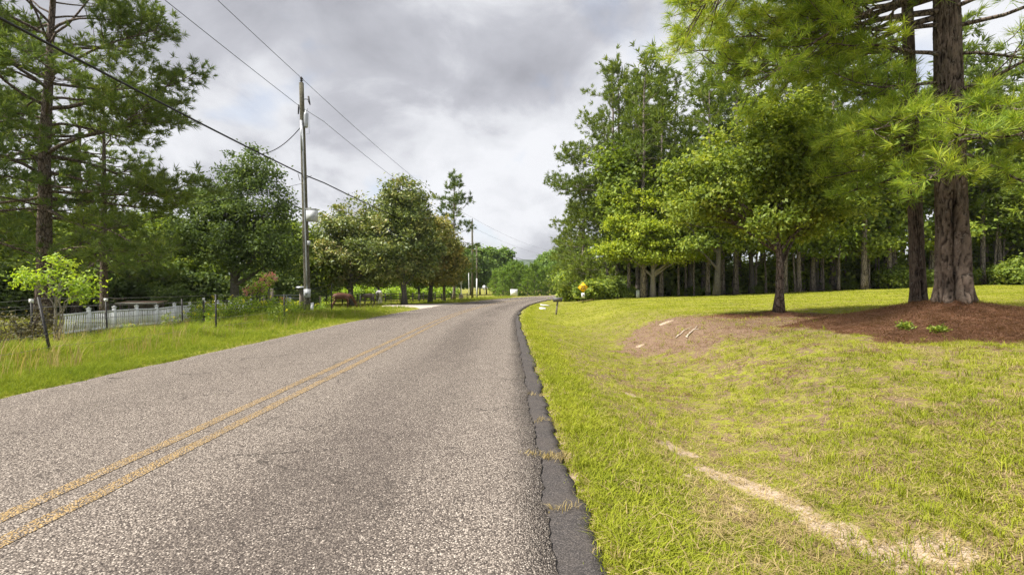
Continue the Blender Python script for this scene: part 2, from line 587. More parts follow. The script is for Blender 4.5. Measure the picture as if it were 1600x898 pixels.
def ground_mat(t):
    geo = t.n('ShaderNodeNewGeometry').outputs['Position']
    at = lambda k: t.n('ShaderNodeAttribute', attribute_name=k).outputs['Fac']
    n1 = t.noise(geo, .35, 4, .6)
    n2 = t.noise(geo, 2.2, 5, .65)
    n3 = t.noise(geo, 28, 4, .7)
    n4 = t.noise(geo, 9, 5, .7)
    grass = t.mix(t.ramp(n2, [(.3, 0), (.7, 1)]), (.17, .175, .026), (.26, .25, .045))
    grass = t.mix(t.ramp(n1, [(.35, 0), (.7, 1)]), grass, (.29, .30, .035))
    grass = t.mix(t.math('MULTIPLY', t.ramp(n3, [(.42, 0), (.62, 1)]), .5), grass, (.11, .125, .02))
    dirt = t.mix(n3, (.10, .065, .04), (.25, .18, .12))
    gd = t.ramp(t.math('ADD', t.math('MULTIPLY', n4, .6), t.math('MULTIPLY', n2, .4)), [(.44, 0), (.54, 1)])
    col = t.mix(t.math('MULTIPLY', gd, at('bare')), grass, dirt)
    soilc = t.mix(t.ramp(n3, [(.3, 0), (.7, 1)]), (.115, .074, .05), (.27, .188, .13))
    ok = t.ramp(t.math('ADD', at('soil'), t.math('MULTIPLY', t.math('SUBTRACT', n4, .5), 1.3)), [(.38, 0), (.70, 1)])
    col = t.mix(ok, col, soilc)
    straw = t.mix(t.ramp(n3, [(.3, 0), (.7, 1)]), (.09, .042, .026), (.225, .118, .07))
    straw = t.mix(t.ramp(n4, [(.5, 0), (.75, 1)]), straw, (.23, .145, .095))
    mk = t.ramp(t.math('ADD', at('mulch'), t.math('MULTIPLY', t.math('SUBTRACT', n4, .5), .9)), [(.40, 0), (.56, 1)])
    col = t.mix(mk, col, straw)
    sandc = t.mix(t.ramp(n3, [(.3, 0), (.7, 1)]), (.30, .23, .165), (.50, .40, .31))
    sk = t.ramp(t.math('ADD', at('sand'), t.math('MULTIPLY', t.math('SUBTRACT', n4, .5), 1.7)), [(.44, 0), (.66, 1)])
    col = t.mix(sk, col, sandc)
    floor_ = t.mix(n2, (.06, .038, .022), (.15, .095, .06))
    col = t.mix(at('forest'), col, floor_)
    h = t.math('ADD', t.math('MULTIPLY', n3, .6), n4)
    return principled(t, col, .95, 0, h, .8, .03, .05)


def build_ground():
    xs = geo_axis(-1500, 1500, -13, 15, .16)
    ys = geo_axis(-12, 2000, 1.2, 20, .16)
    X, Y = np.meshgrid(xs, ys)
    Z = ground(X, Y)
    nx, ny = len(xs), len(ys)
    V = np.stack([X, Y, Z], -1).reshape(-1, 3)
    i = np.arange(ny - 1)[:, None] * nx; j = np.arange(nx - 1)[None]
    q = np.stack([i + j, i + j + 1, i + nx + j + 1, i + nx + j], -1).reshape(-1, 4)
    m, sa, fo, s, u = masks(V[:, 0], V[:, 1])
    soil = masks.soil
    bare = np.where(u > 0, np.clip(1.0 - sstep(14, 26, V[:, 1]) * .75, 0, 1), .35)
    me = make_mesh('ground', V, [q], {'mulch': ('POINT', m), 'sand': ('POINT', sa), 'soil': ('POINT', soil), 'forest': ('POINT', fo), 'bare': ('POINT', bare)}, mat('ground', ground_mat), True)
    return tag(obj('ground', me), 'grassy ground with lawn, pine straw and sandy patches', None, None, 'structure')


build_ground()


def chip_nodes(t, paint=None):
    geo = t.n('ShaderNodeNewGeometry').outputs['Position']
    vo = t.n('ShaderNodeTexVoronoi', ins={'Vector': geo, 'Scale': 88., 'Randomness': 1.})
    vo2 = t.n('ShaderNodeTexVoronoi', ins={'Vector': geo, 'Scale': 135.})
    cr = t.n('ShaderNodeSeparateColor', ins={0: vo.outputs['Color']})
    stone = t.ramp(cr.outputs[0], [(0, (.108, .091, .077)), (.35, (.225, .191, .162)), (.7, (.355, .307, .262)), (1, (.57, .505, .435))])
    gap = t.ramp(vo.outputs['Distance'], [(.36, 0), (.58, 1)])
    st2 = t.n('ShaderNodeSeparateColor', ins={0: vo2.outputs['Color']})
    small = t.ramp(st2.outputs[1], [(0, (.04, .034, .03)), (.6, (.085, .07, .062)), (1, (.24, .205, .175))])
    # wheel paths and fat spots of binder: fewer pale chips
    at = t.n('ShaderNodeAttribute', attribute_name='lat').outputs['Fac']
    nb = t.noise(t.vmath('MULTIPLY', geo, (1, .22, 1)), .9, 4, .55)
    nm = t.noise(geo, 3.2, 4, .6)
    wheel = t.math('ADD', t.ramp(t.math('ABSOLUTE', t.math('SUBTRACT', at, 1.75)), [(.35, 1), (1.35, 0)]), t.math('MULTIPLY', t.ramp(t.math('ABSOLUTE', t.math('SUBTRACT', at, -2.0)), [(.2, 1), (1.0, 0)]), .35))
    dk = t.math('MULTIPLY', wheel, t.ramp(nb, [(.28, .25), (.62, 1)]))
    dk2 = t.math('ADD', dk, t.math('MULTIPLY', t.ramp(nm, [(.4, 0), (.75, 1)]), .3))
    thr = t.math('LESS_THAN', cr.outputs[1], t.math('MULTIPLY', dk2, .82))
    stone = t.mix(t.math('MULTIPLY', thr, .88), stone, small)
    if paint:
        worn = t.ramp(t.math('ADD', t.math('MULTIPLY', cr.outputs[1], .55), t.math('MULTIPLY', t.noise(geo, 4.5, 5, .65), .6)), [(.56, 1), (.84, 0)])
        tone = t.mix(cr.outputs[2], tuple(q * .78 for q in paint), tuple(min(1., q * 1.18) for q in paint))
        stone = t.mix(worn, stone, tone)
    col = t.mix(gap, stone, small)
    # cracks across and along the lane
    wv = t.n('ShaderNodeTexNoise', ins={'Vector': geo, 'Scale': 1.6, 'Detail': 6, 'Roughness': .65})
    cv = t.vmath('ADD', geo, t.vmath('MULTIPLY', wv.outputs['Color'], (1.1, 1.1, 0)))
    ck = t.n('ShaderNodeTexVoronoi', feature='DISTANCE_TO_EDGE', ins={'Vector': t.vmath('MULTIPLY', cv, (.55, .8, .01)), 'Scale': 1.})
    where = t.ramp(t.noise(geo, .8, 3, .5), [(.5, 0), (.6, 1)])
    line = t.math('MULTIPLY', t.ramp(ck.outputs['Distance'], [(.003, 1), (.009, 0)]), where)
    col = t.mix(t.math('MULTIPLY', line, .75), col, (.035, .03, .027))
    h = t.math('SUBTRACT', t.math('SUBTRACT', 1.0, t.math('MULTIPLY', vo.outputs['Distance'], 1.2)), line)
    return principled(t, col, .9, 0, h, .55, .012, .12)


def shoulder_mat(t):
    geo = t.n('ShaderNodeNewGeometry').outputs['Position']
    vo = t.n('ShaderNodeTexVoronoi', ins={'Vector': geo, 'Scale': 190.})
    cr = t.n('ShaderNodeSeparateColor', ins={0: vo.outputs['Color']})
    nz = t.noise(geo, 14, 5, .65)
    nb = t.noise(geo, 2.5, 4, .6)
    col = t.mix(t.ramp(cr.outputs[0], [(.55, 0), (1, 1)]), (.046, .042, .041), (.145, .128, .12))
    col = t.mix(t.math('MULTIPLY', t.ramp(nb, [(.45, 0), (.7, 1)]), .6), col, (.10, .085, .075))
    col = t.mix(t.math('MULTIPLY', t.ramp(nz, [(.6, 0), (.75, 1)]), .5), col, (.20, .17, .14))
    return principled(t, col, .9, 0, t.math('ADD', nz, t.math('MULTIPLY', vo.outputs['Distance'], .4)), .6, .012, .15)


M_chip = mat('chip_seal', chip_nodes)
M_paint = mat('yellow_paint', lambda t: chip_nodes(t, (.44, .295, .115)))
M_shoulder = mat('asphalt_edge', shoulder_mat)


def sgrid(lo, hi, near=.06, far=1.0):
    a = [lo]
    while a[-1] < hi:
        x = a[-1]
        a.append(x + np.clip(near * (1 + max(abs(x - 2) - 4, 0) * .22), near, far))
    return np.array(a)


def strip(name, sv, ul, ur, zf, nu, m, parent=None, skirt=0.):
    """sheet along the road; ul/ur arrays (metres to the right of the middle)"""
    f = np.linspace(0, 1, nu)
    U = ul[:, None] * (1 - f) + ur[:, None] * f
    Sg = np.repeat(sv[:, None], nu, 1)
    X, Y = road_pt(Sg, U)
    Z = zf(Sg, U)
    if skirt:
        X = np.concatenate([X[:, :1], X, X[:, -1:]], 1); Y = np.concatenate([Y[:, :1], Y, Y[:, -1:]], 1)
        Z = np.concatenate([Z[:, :1] - skirt, Z, Z[:, -1:] - skirt], 1); U = np.concatenate([U[:, :1], U, U[:, -1:]], 1)
    n = X.shape[1]
    V = np.stack([X, Y, Z], -1).reshape(-1, 3)
    i = np.arange(len(sv) - 1)[:, None] * n; j = np.arange(n - 1)[None]
    q = np.stack([i + j, i + j + 1, i + n + j + 1, i + n + j], -1).reshape(-1, 4)
    return obj(name, make_mesh(name, V, [q], {'lat': ('POINT', U.ravel())}, m, False), parent)


def road_z(s, u):
    return .014 + .022 * (1 - (u / 3.6) ** 2) + .008 * (fbm(np.asarray(s) * .7, np.asarray(u) * .9, seed=5, octs=2) - .5)


sv = sgrid(-14, 230)
jl = (fbm(sv * 1.3, sv * 0, seed=31, octs=4) - .5) * .22 + (fbm(sv * 14, sv * 0, seed=33, octs=2) - .5) * .05
jr = (fbm(sv * 1.7, sv * 0, seed=35, octs=3) - .5) * .09 + (vnoise(sv * 22, sv * 0, seed=36) - .5) * .035
road = strip('road', sv, -3.72 + jl, 3.36 + jr, road_z, 25, M_chip, None, .09)
tag(road, 'chip seal two-lane road curving away to the right', None, None, 'structure')
js = (fbm(sv * 1.1, sv * 0, seed=41, octs=5) - .5) * .26 + (vnoise(sv * 9, sv * 0, seed=42) - .5) * .06
sh_o = strip('road_shoulder', sv, np.full(len(sv), 3.22), 3.62 + js - .26 * sstep(10, 40, sv), lambda s, u: .0 - .025 * sstep(3.45, 3.75, u) + 0 * s, 7, M_shoulder, None, .09)
tag(sh_o, 'dark asphalt strip along the edge of the road', None, None, 'structure')
for sgn in (-1, 1):
    jj = (fbm(sv * 3, sv * 0, seed=51 + sgn, octs=3) - .5) * .03
    ln = strip('centre_line', sv, sgn * .155 + .03 - .066 + jj, sgn * .155 + .03 + .066 + jj, lambda s, u: road_z(s, u) + .004, 3, M_paint, road)
    ln['kind'] = 'structure'
# pale gravel mouth of a side drive on the far side of the road
av = np.linspace(33.0, 45.5, 40)
aw = np.interp(av, [33, 36, 38, 41, 43.5, 45.5], [-3.75, -5.2, -8.6, -8.6, -5.2, -3.75])
ap = strip('driveway', av, aw, np.full(40, -3.55), lambda s, u: np.minimum(.012, ground(*road_pt(s, u)).reshape(s.shape) * 0 - .0 + .012 - .02 * sstep(5, 9, -u)), 8,
           plain('pale_gravel', (.42, .37, .32), .95, 0, .2, 14), None, .1)
tag(ap, 'pale gravel mouth of a side drive across the road', None, None, 'structure')

# far wooded ridge
hx = np.linspace(-1500, 1500, 121)
hv, hq = [], []
rows = [(1500, -20), (1580, 40), (1660, 78), (1740, 98), (1860, 70), (2000, -30)]
for r, (yy, hz) in enumerate(rows):
    hh = hz * (.72 + .55 * fbm(hx * .004, np.full_like(hx, r * .7), seed=61, octs=4)) if hz > 0 else np.full_like(hx, hz)
    hv.append(np.stack([hx, np.full_like(hx, yy) + 40 * (fbm(hx * .01, hx * 0 + r, seed=62) - .5), hh], -1))
n = len(hx)
i = np.arange(len(rows) - 1)[:, None] * n; j = np.arange(n - 1)[None]
hq = np.stack([i + j, i + j + 1, i + n + j + 1, i + n + j], -1).reshape(-1, 4)
M_hill = mat('wooded_ridge', lambda t: principled(t, t.mix(t.noise(t.n('ShaderNodeNewGeometry').outputs['Position'], .05, 6, .7), (.03, .055, .03), (.075, .11, .045)), .95, 0, t.noise(t.n('ShaderNodeNewGeometry').outputs['Position'], .06, 6, .7), 1., 8., .02))
tag(obj('hills', make_mesh('hills', np.vstack(hv), [hq], None, M_hill, True)), 'far wooded ridge', None, None, 'structure')

# ------------------------------------------------------------------ trees: generators
def rand_unit(rng, n):
    return unit(rng.normal(size=(n, 3)))


def needles(rng, P, D, size, m, width, spread=.85, droop=.12):
    """bursts of needles: one slim triangle each"""
    n = len(P)
    d = unit(D[:, None] * 1.0 + rand_unit(rng, n * m).reshape(n, m, 3) * (spread * (.35 + .9 * rng.random((n, m, 1)))))
    L = size[:, None, None] * (.7 + .45 * rng.random((n, m, 1)))
    b = P[:, None] - D[:, None] * size[:, None, None] * .55 * rng.random((n, m, 1))
    tip = b + d * L
    tip[..., 2:3] -= droop * L * rng.random((n, m, 1))
    wv = unit(np.cross(d, rand_unit(rng, n * m).reshape(n, m, 3)))
    wd = width * (.7 + .6 * rng.random((n, m, 1))) * .5
    q = b + (tip - b) * .3
    V = np.stack([q + wv * wd, b, q - wv * wd, tip], 2).reshape(-1, 3)
    k = np.arange(n * m)[:, None] * 4
    F = k + np.array([[0, 1, 2, 3]])
    return V, F


def bend(rng, p0, d0, L, n, sag=0., lift=0., kink=.12):
    """a branch line: sags in the middle, lifts at its tip"""
    pts = [np.array(p0, float)]
    d = np.array(d0, float)
    for k in range(n):
        t = (k + .5) / n
        d = d + np.array([0, 0, -sag * (1 - t) + lift * t]) / n + rng.normal(size=3) * kink / math.sqrt(n)
        d = d / np.linalg.norm(d)
        pts.append(pts[-1] + d * L / n)
    return np.array(pts)


def side_dir(rng, d, ang):
    h = np.array([-d[1], d[0], 0.]); h /= max(np.linalg.norm(h), 1e-6)
    v = d * math.cos(ang) + h * math.sin(ang) + np.array([0, 0, .12 + rng.normal() * .38])
    return v / np.linalg.norm(v)


def dirv(az, el):
    return np.array([math.cos(R(az)) * math.cos(R(el)), math.sin(R(az)) * math.cos(R(el)), math.sin(R(el))])


def pine_parts(seed, h, r0, cb, reach, nb, size=.22, m=26, width=.011, el=(-8, 50), sag=.35, lift=.5, spacing=.32, sub=.4, lean=(0, 0),
               extra=(), auto_skip=None, wob=.25, tsides=14, density=1.0, spread=.85, dead=0, inner=.25, puff=.75):
    rng = np.random.default_rng(seed)
    nz = 14
    zs = np.linspace(0, h, nz)
    wx = np.cumsum(rng.normal(size=nz) * .02) * h / 14
    wy = np.cumsum(rng.normal(size=nz) * .02) * h / 14
    axis = np.stack([lean[0] * zs / h + wx - wx[0], lean[1] * zs / h + wy - wy[0], zs], -1)
    rad = r0 * (1 - .93 * (zs / h) ** 1.1) + .012
    rad[0] *= 1.35

    def tp(z):
        return np.array([np.interp(z, zs, axis[:, 0]), np.interp(z, zs, axis[:, 1]), z])
    tr = MB().tube(axis + np.array([0, 0, -.0]), rad, tsides, wob=.12, seed=seed)
    br = MB()
    TP, TD, TC = [], [], []
    specs = []
    for k in range(nb):
        f = (k + rng.random() * .8) / nb
        az = math.degrees(k * 2.39996 + rng.normal() * .25)
        z = cb + (h - cb) * f ** .92
        L = reach(f) * (.65 + .55 * rng.random())
        e = el[0] + (el[1] - el[0]) * f + rng.normal() * 7
        if auto_skip and auto_skip(az % 360, z):
            continue
        specs.append((min(z, h - .2), az, L, e, 1.0, inner))
    specs += [(*x_[:4], 1.25, x_[4] if len(x_) > 4 else inner) for x_ in extra]
    for (z, az, L, e, dn, inn) in specs:
        p0 = tp(z)
        tr_ = np.interp(z, zs, rad)
        d0 = dirv(az, e)
        main = bend(rng, p0 + d0 * tr_ * .3, d0, L, 8, sag, lift, .34)
        rb = min(tr_ * .5, .014 + .0115 * L) * rng.uniform(.75, 1.2)
        br.tube(main, np.linspace(rb, .008, len(main)), 5, cap=False)
        bc = rng.random()
        ns = max(2, int(L / spacing * dn))
        for s_ in range(ns):
            t = inn + (1 - inn) * (s_ + .5 * rng.random()) / ns
            i = min(int(t * 8), 7); fr = t * 8 - i
            p = main[i] * (1 - fr) + main[i + 1] * fr
            d = unit(main[i + 1] - main[i])
            sgn = 1 if (s_ % 2) else -1
            l = L * sub * (1.15 - t * .75) * (.6 + .7 * rng.random())
            l = max(l, size * 1.1)
            sd_ = side_dir(rng, d, sgn * R(rng.uniform(30, 68)))
            sp = bend(rng, p, sd_, l, 4, .15, .55, .25)
            br.tube(sp, np.linspace(rb * .38 * (1 - t * .6) + .004, .004, 5), 3, cap=False)
            nt = max(3, int(l / (size * .5) * density))
            sc_ = rng.random()
            for q in range(nt):
                u_ = 1 - q / nt * .55
                a = min(int(u_ * 4), 3); fa = u_ * 4 - a
                pp = sp[a] * (1 - fa) + sp[a + 1] * fa
                dd = unit(sp[a + 1] - sp[a])
                off = rng.normal(size=3) * size * puff * (.25 if q == 0 else 1)
                off[2] = abs(off[2]) * .9 - size * .12
                out = off / size + dd * .55 + np.array([0, 0, .35]) + rng.normal(size=3) * .2
                if q % 2 == 0 and np.linalg.norm(off) > size * .4:
                    br.tube(np.array([pp, pp + off]), [.007, .004], 3, cap=False)
                TP.append(pp + off); TD.append(unit(out)); TC.append(bc * .3 + sc_ * .4 + rng.random() * .3)
        TP.append(main[-1]); TD.append(unit(main[-1] - main[-2])); TC.append(bc)
    for k in range(dead):
        z = cb * rng.uniform(.35, 1.0)
        d0 = dirv(rng.random() * 360, rng.uniform(-15, 15))
        mline = bend(rng, tp(z), d0, rng.uniform(.5, 1.8), 5, .3, .2, .3)
        br.tube(mline, np.linspace(.022, .004, 6), 4, cap=False)
    for q in range(6):
        TP.append(axis[-1] - np.array([0, 0, .12 * q])); TD.append(unit(rng.normal(size=3) * .6 + np.array([0, 0, 1]))); TC.append(rng.random())
    TP, TD, TC = np.array(TP), np.array(TD), np.array(TC)
    sz = size * (.8 + .45 * rng.random(len(TP)))
    V, F = needles(rng, TP, TD, sz, m, width, spread)
    rnd = rng.random(len(F)); clu = np.repeat(TC, m)
    return tr, br, (V, F, rnd, clu)


def leaf_quads(rng, P, N, size, asp=.5):
    """pointed leaf blades folded slightly along the midrib"""
    n = len(P)
    a = unit(np.cross(N, rand_unit(rng, n)))
    b = np.cross(N, a)
    s = size[:, None]
    fold = N * s * .12
    V = np.stack([P - a * s * .5, P - b * s * asp * .5 + fold + a * s * .04, P + a * s * .5 - N * s * .1, P + b * s * asp * .5 + fold + a * s * .04], 1).reshape(-1, 3)
    F = np.arange(n)[:, None] * 4 + np.array([[0, 1, 2, 3]])
    return V, F


def sample_blobs(rng, blobs, n, shell=.45, gapn=.0, gs=.9, seed=0):
    w_ = np.array([b[3] * b[4] * b[5] for b in blobs]) ** .8
    w_ /= w_.sum()
    out = []
    while sum(len(o) for o in out) < n:
        k = rng.choice(len(blobs), size=n, p=w_)
        B = np.array(blobs)[k]
        r = rng.random(n) ** shell
        p = B[:, :3] + rand_unit(rng, n) * r[:, None] * B[:, 3:6]
        if gapn:
            p = p[fbm(p[:, 0] * gs, p[:, 1] * gs, p[:, 2] * gs, seed=seed, octs=2) > gapn]
        out.append(p)
    return np.vstack(out)[:n]


def broad_parts(seed, h, r0, blobs, ncl, nleaf, lsize, crad=.45, fork=.35, flat=.6, asp=.55, shell=.45, gapn=.36, gs=.9, lean=(0, 0), limbs=9, tsides=10, upb=.7, stems=None, trunk_top=.8):
    rng = np.random.default_rng(seed)
    blobs = [tuple(b) for b in blobs]
    cl = sample_blobs(rng, blobs, ncl, shell, gapn, gs, seed)
    top = max(b[2] + b[5] for b in blobs)
    cx = np.mean([b[0] for b in blobs]); cy = np.mean([b[1] for b in blobs])
    zs = np.linspace(0, h * trunk_top, 9)
    t = zs / zs[-1]
    axis = np.stack([cx * t ** 1.6 + lean[0] * t + np.cumsum(rng.normal(size=9) * .035) * t * 2, cy * t ** 1.6 + lean[1] * t + np.cumsum(rng.normal(size=9) * .035) * t * 2, zs], -1)
    rad = r0 * (1 - .85 * t) + .01
    rad[0] *= 1.3
    tr = MB().tube(axis, rad, tsides, wob=.14, seed=seed)
    if stems:
        for (dx, dy, hh, rr) in stems:
            tr.tube(bend(rng, (0, 0, 0), unit(np.array([dx, dy, hh])), math.hypot(hh, math.hypot(dx, dy)), 6, .1, .2, .25), np.linspace(rr, rr * .35, 7), 7, wob=.15, seed=seed)
    br = MB()
    # gather clumps under a few limbs
    cen = cl[rng.choice(len(cl), limbs, replace=False)]
    for _ in range(4):
        a = np.argmin(((cl[:, None] - cen[None]) ** 2).sum(-1), 1)
        cen = np.array([cl[a == k].mean(0) if (a == k).any() else cen[k] for k in range(limbs)])
    for k in range(limbs):
        c = cen[k]
        zt = np.clip(c[2] - np.hypot(c[0] - cx, c[1] - cy) * .75 - .3, h * fork * .75, zs[-1] * .95)
        p0 = np.array([np.interp(zt, zs, axis[:, 0]), np.interp(zt, zs, axis[:, 1]), zt])
        mid = (p0 + c) / 2 + np.array([0, 0, .18 * np.linalg.norm(c - p0)]) * .3 + rng.normal(size=3) * .12
        tt = np.linspace(0, 1, 7)[:, None]
        ln = (1 - tt) ** 2 * p0 + 2 * tt * (1 - tt) * mid + tt ** 2 * c + rng.normal(size=(7, 3)) * .03
        ln[0] = p0
        rb = np.interp(zt, zs, rad) * .6
        br.tube(ln, np.linspace(rb, max(rb * .25, .008), 7), 6, cap=False)
        mem = cl[a == k]
        for p in mem:
            j = rng.integers(3, 7)
            st = ln[j]
            md = (st + p) / 2 + rng.normal(size=3) * .08 * np.linalg.norm(p - st)
            br.tube(np.array([st, md, p]), [max(rb * .2, .008), .009, .004], 3, cap=False)
    n = ncl * nleaf
    ck = np.repeat(np.arange(ncl), nleaf)
    csz = crad * (.6 + .8 * rng.random(ncl))
    P = cl[ck] + rng.normal(size=(n, 3)) * np.array([1, 1, flat]) * csz[ck][:, None] * .55
    ctr = np.array([cx, cy, np.mean([b[2] for b in blobs])])
    N = unit(rand_unit(rng, n) * .9 + np.array([0, 0, upb]) + unit(P - ctr) * .45)
    V, F = leaf_quads(rng, P, N, lsize * (.65 + .6 * rng.random(n)), asp)
    return tr, br, (V, F, rng.random(n), np.repeat(rng.random(ncl), nleaf))


TRI = [0]


def tree_obj(name, label, cat, parts, loc, bark, leafm, group=None, rz=0., twigm=None, trunk_mesh=None):
    tr, br, (V, F, rnd, clu) = parts
    root = thing(name, label, cat, loc, rz, group)
    tm = trunk_mesh or tr.mesh('trunk', bark, True)
    obj('trunk', tm, root)
    if br.V:
        tag(obj('branches', br.mesh('branches', twigm or bark, True), root), kind='stuff')
    co = obj('crown', make_mesh('crown', V, [F], {'rnd': rnd, 'clu': clu}, leafm), root)
    co['kind'] = 'stuff'
    TRI[0] += len(F) * 2
    return root


def place_copy(src, loc, rz, sc, label=None, group=None):
    c = copy_tree(src)
    c.location = loc; c.rotation_euler = (0, 0, rz)
    c.scale = (sc, sc, sc) if isinstance(sc, (int, float)) else sc
    if label: c['label'] = label
    if group: c['group'] = group
    return c


# ------------------------------------------------------------------ the two big pines on the straw mound
def near_trunk(seed, h, r0, lean, hollow=False, nseg=110, nring=330):
    """thick plated bark: ridges and fissures are real relief"""
    rng = np.random.default_rng(seed)
    zs = np.concatenate([np.linspace(-.35, 8.6, int(nring * .92)), np.linspace(8.6, h, int(nring * .08) + 2)[1:]])
    ang = np.linspace(0, 2 * np.pi, nseg, endpoint=False)
    A, Z = np.meshgrid(ang, zs)
    base = r0 * (1 - .62 * np.clip(Z / h, 0, 1))
    flare = 1 + .30 * np.exp(-np.clip(Z, 0, 9) / .32) * (1 + .35 * np.sin(A * 5 + seed) + .2 * np.sin(A * 3 + 1.3))
    cx, cy = np.cos(A), np.sin(A)
    rad = base * flare
    wob = fbm(cx * 2.2 + 7, cy * 2.2, Z * .8, seed=seed, octs=3) - .5
    u1 = fbm(cx * 5.5, cy * 5.5, Z * 1.5, seed=seed + 3, octs=3)
    ridge = np.abs(2 * vnoise(cx * 6.5 + u1 * 2.2, cy * 6.5 + u1 * 2.2, Z * 4.2 + u1 * 3, seed=seed + 5) - 1)
    ridge2 = np.abs(2 * vnoise(cx * 13 + u1 * 3, cy * 13 + u1, Z * 12 + u1 * 3, seed=seed + 6) - 1)
    fis = np.minimum(sstep(.0, .28, ridge), sstep(-.05, .25, ridge2) * .6 + .4)
    rad = rad * (1 + .14 * wob) + (fis - .7) * .048
    if hollow:   # long old scar with rolled edges, facing the road
        a0 = math.radians(238)
        da = (A - a0 + np.pi) % (2 * np.pi) - np.pi
        wz = .42 * sstep(2.7, 1.3, Z) * sstep(-.6, .4, Z)
        dent = np.exp(-(da / np.maximum(wz, .04)) ** 2) * sstep(2.75, 1.9, Z) * (Z < 2.8)
        lip = np.exp(-((np.abs(da) - wz * 1.9) / .22) ** 2) * sstep(2.75, 1.7, Z)
        rad = rad - dent * .24 + lip * .07
    ox = lean[0] * np.clip(Z / h, 0, 1) ; oy = lean[1] * np.clip(Z / h, 0, 1)
    V = np.stack([cx * rad + ox, cy * rad + oy, Z], -1).reshape(-1, 3)
    n = nseg
    i = np.arange(len(zs) - 1)[:, None] * n; j = np.arange(n)[None]
    q = np.stack([i + j, i + (j + 1) % n, i + n + (j + 1) % n, i + n + j], -1).reshape(-1, 4)
    return make_mesh('trunk', V, [q], {'fis': ('POINT', fis.ravel())}, M_bark_near, True)


def bark_near(t):
    co = t.n('ShaderNodeTexCoord').outputs['Object']
    f = t.n('ShaderNodeAttribute', attribute_name='fis').outputs['Fac']
    n1 = t.noise(t.vmath('MULTIPLY', co, (1, 1, .35)), 30, 6, .7)
    n2 = t.noise(co, 5, 5, .6)
    n3 = t.noise(co, 16, 5, .7)
    col = t.mix(t.math('MULTIPLY', f, t.math('ADD', .35, n1), True), (.012, .009, .008), (.165, .128, .102))
    col = t.mix(t.math('MULTIPLY', t.ramp(n2, [(.45, 0), (.7, 1)]), .3), col, (.17, .115, .085))
    col = t.mix(t.math('MULTIPLY', t.ramp(n3, [(.60, 0), (.68, 1)]), .4), col, (.34, .33, .30))
    return principled(t, col, .95, 0, n1, .7, .012, .08)


M_bark_near = mat('plated_bark', bark_near)

g1 = (PINE1[0], PINE1[1], gz(*PINE1) - .04)
g2 = (PINE2[0], PINE2[1], gz(*PINE2) - .04)
ex1 = [(6.6, 168, 4.6, 4), (7.2, 158, 6.2, 2), (7.6, 172, 5.6, 0), (6.9, 180, 5.0, 4), (7.4, 186, 4.6, 0), (6.3, 160, 4.8, 6), (7.0, 148, 6.0, 2), (6.5, 150, 5.4, 6), (7.8, 164, 5.6, 2),
       (5.6, 172, 2.8, 2), (4.8, 186, 2.6, -4), (5.0, 166, 2.6, 0), (4.4, 176, 2.4, -8), (3.8, 186, 2.4, -14), (4.2, 160, 2.4, -6),
       (4.2, 208, 2.8, -12), (3.9, 236, 2.6, -14), (3.6, 262, 2.5, -14), (4.3, 285, 2.8, -10), (4.7, 304, 3.2, -6), (3.5, 216, 2.6, -18),
       (4.0, 318, 3.4, -12), (4.6, 335, 3.8, -6), (4.4, 350, 4.0, -8), (6.2, 340, 3.6, 16, .35), (3.4, 300, 2.4, -16),
       (9.8, 187, 7.3, -10, .74), (9.6, 196, 6.3, -10, .76), (8.0, 165, 3.6, 4), (8.3, 178, 3.0, 6), (8.6, 190, 2.8, 14), (7.9, 196, 3.0, 4),
       (7.4, 318, 3.0, 30, .2), (6.6, 300, 2.8, 14, .2), (5.6, 322, 3.2, -2, .2), (8.2, 290, 2.6, 16, .15), (7.6, 150, 2.0, 20, .15), (6.9, 205, 1.6, 12, .15)]
near_reach = lambda f: 4.6 * (1 - f) ** .6 + .6
p1 = pine_parts(101, 17, .36, 7.6, near_reach, 20, size=.26, m=36, width=.013, el=(4, 55), sag=.45, lift=.45, spacing=.25, sub=.36, lean=(-.4, 0), extra=ex1, inner=.18, spread=1.25, density=.72, puff=.6)
tree_obj('pine_tree', 'massive old pine with a scarred plated trunk on the straw mound', 'tree', p1, g1, M_bark_pine, M_pine_near, trunk_mesh=near_trunk(5, 17, .30, (-.4, 0), True))
ex2 = [(4.4, 168, 2.2, -4), (5.2, 182, 2.4, 6), (6.6, 168, 4.2, 4), (7.4, 160, 4.0, 4), (4.0, 200, 2.2, -12), (3.5, 186, 2.2, -14), (5.6, 205, 2.4, 10), (6.9, 152, 4.4, 2), (4.8, 150, 2.2, 0), (3.7, 164, 2.2, -12)]
p2 = pine_parts(102, 16, .22, 7.4, lambda f: 3.8 * (1 - f) ** .6 + .5, 16, size=.26, m=34, width=.013, el=(0, 55), sag=.45, lift=.45, spacing=.27, sub=.36, lean=(-.55, .1), extra=ex2, inner=.18, spread=1.25, density=.7, puff=.6)
tree_obj('pine_tree', 'slimmer pine growing close beside the massive scarred pine', 'tree', p2, g2, M_bark_pine, M_pine_near, trunk_mesh=near_trunk(8, 16, .155, (-.55, .1), False, 72, 260))

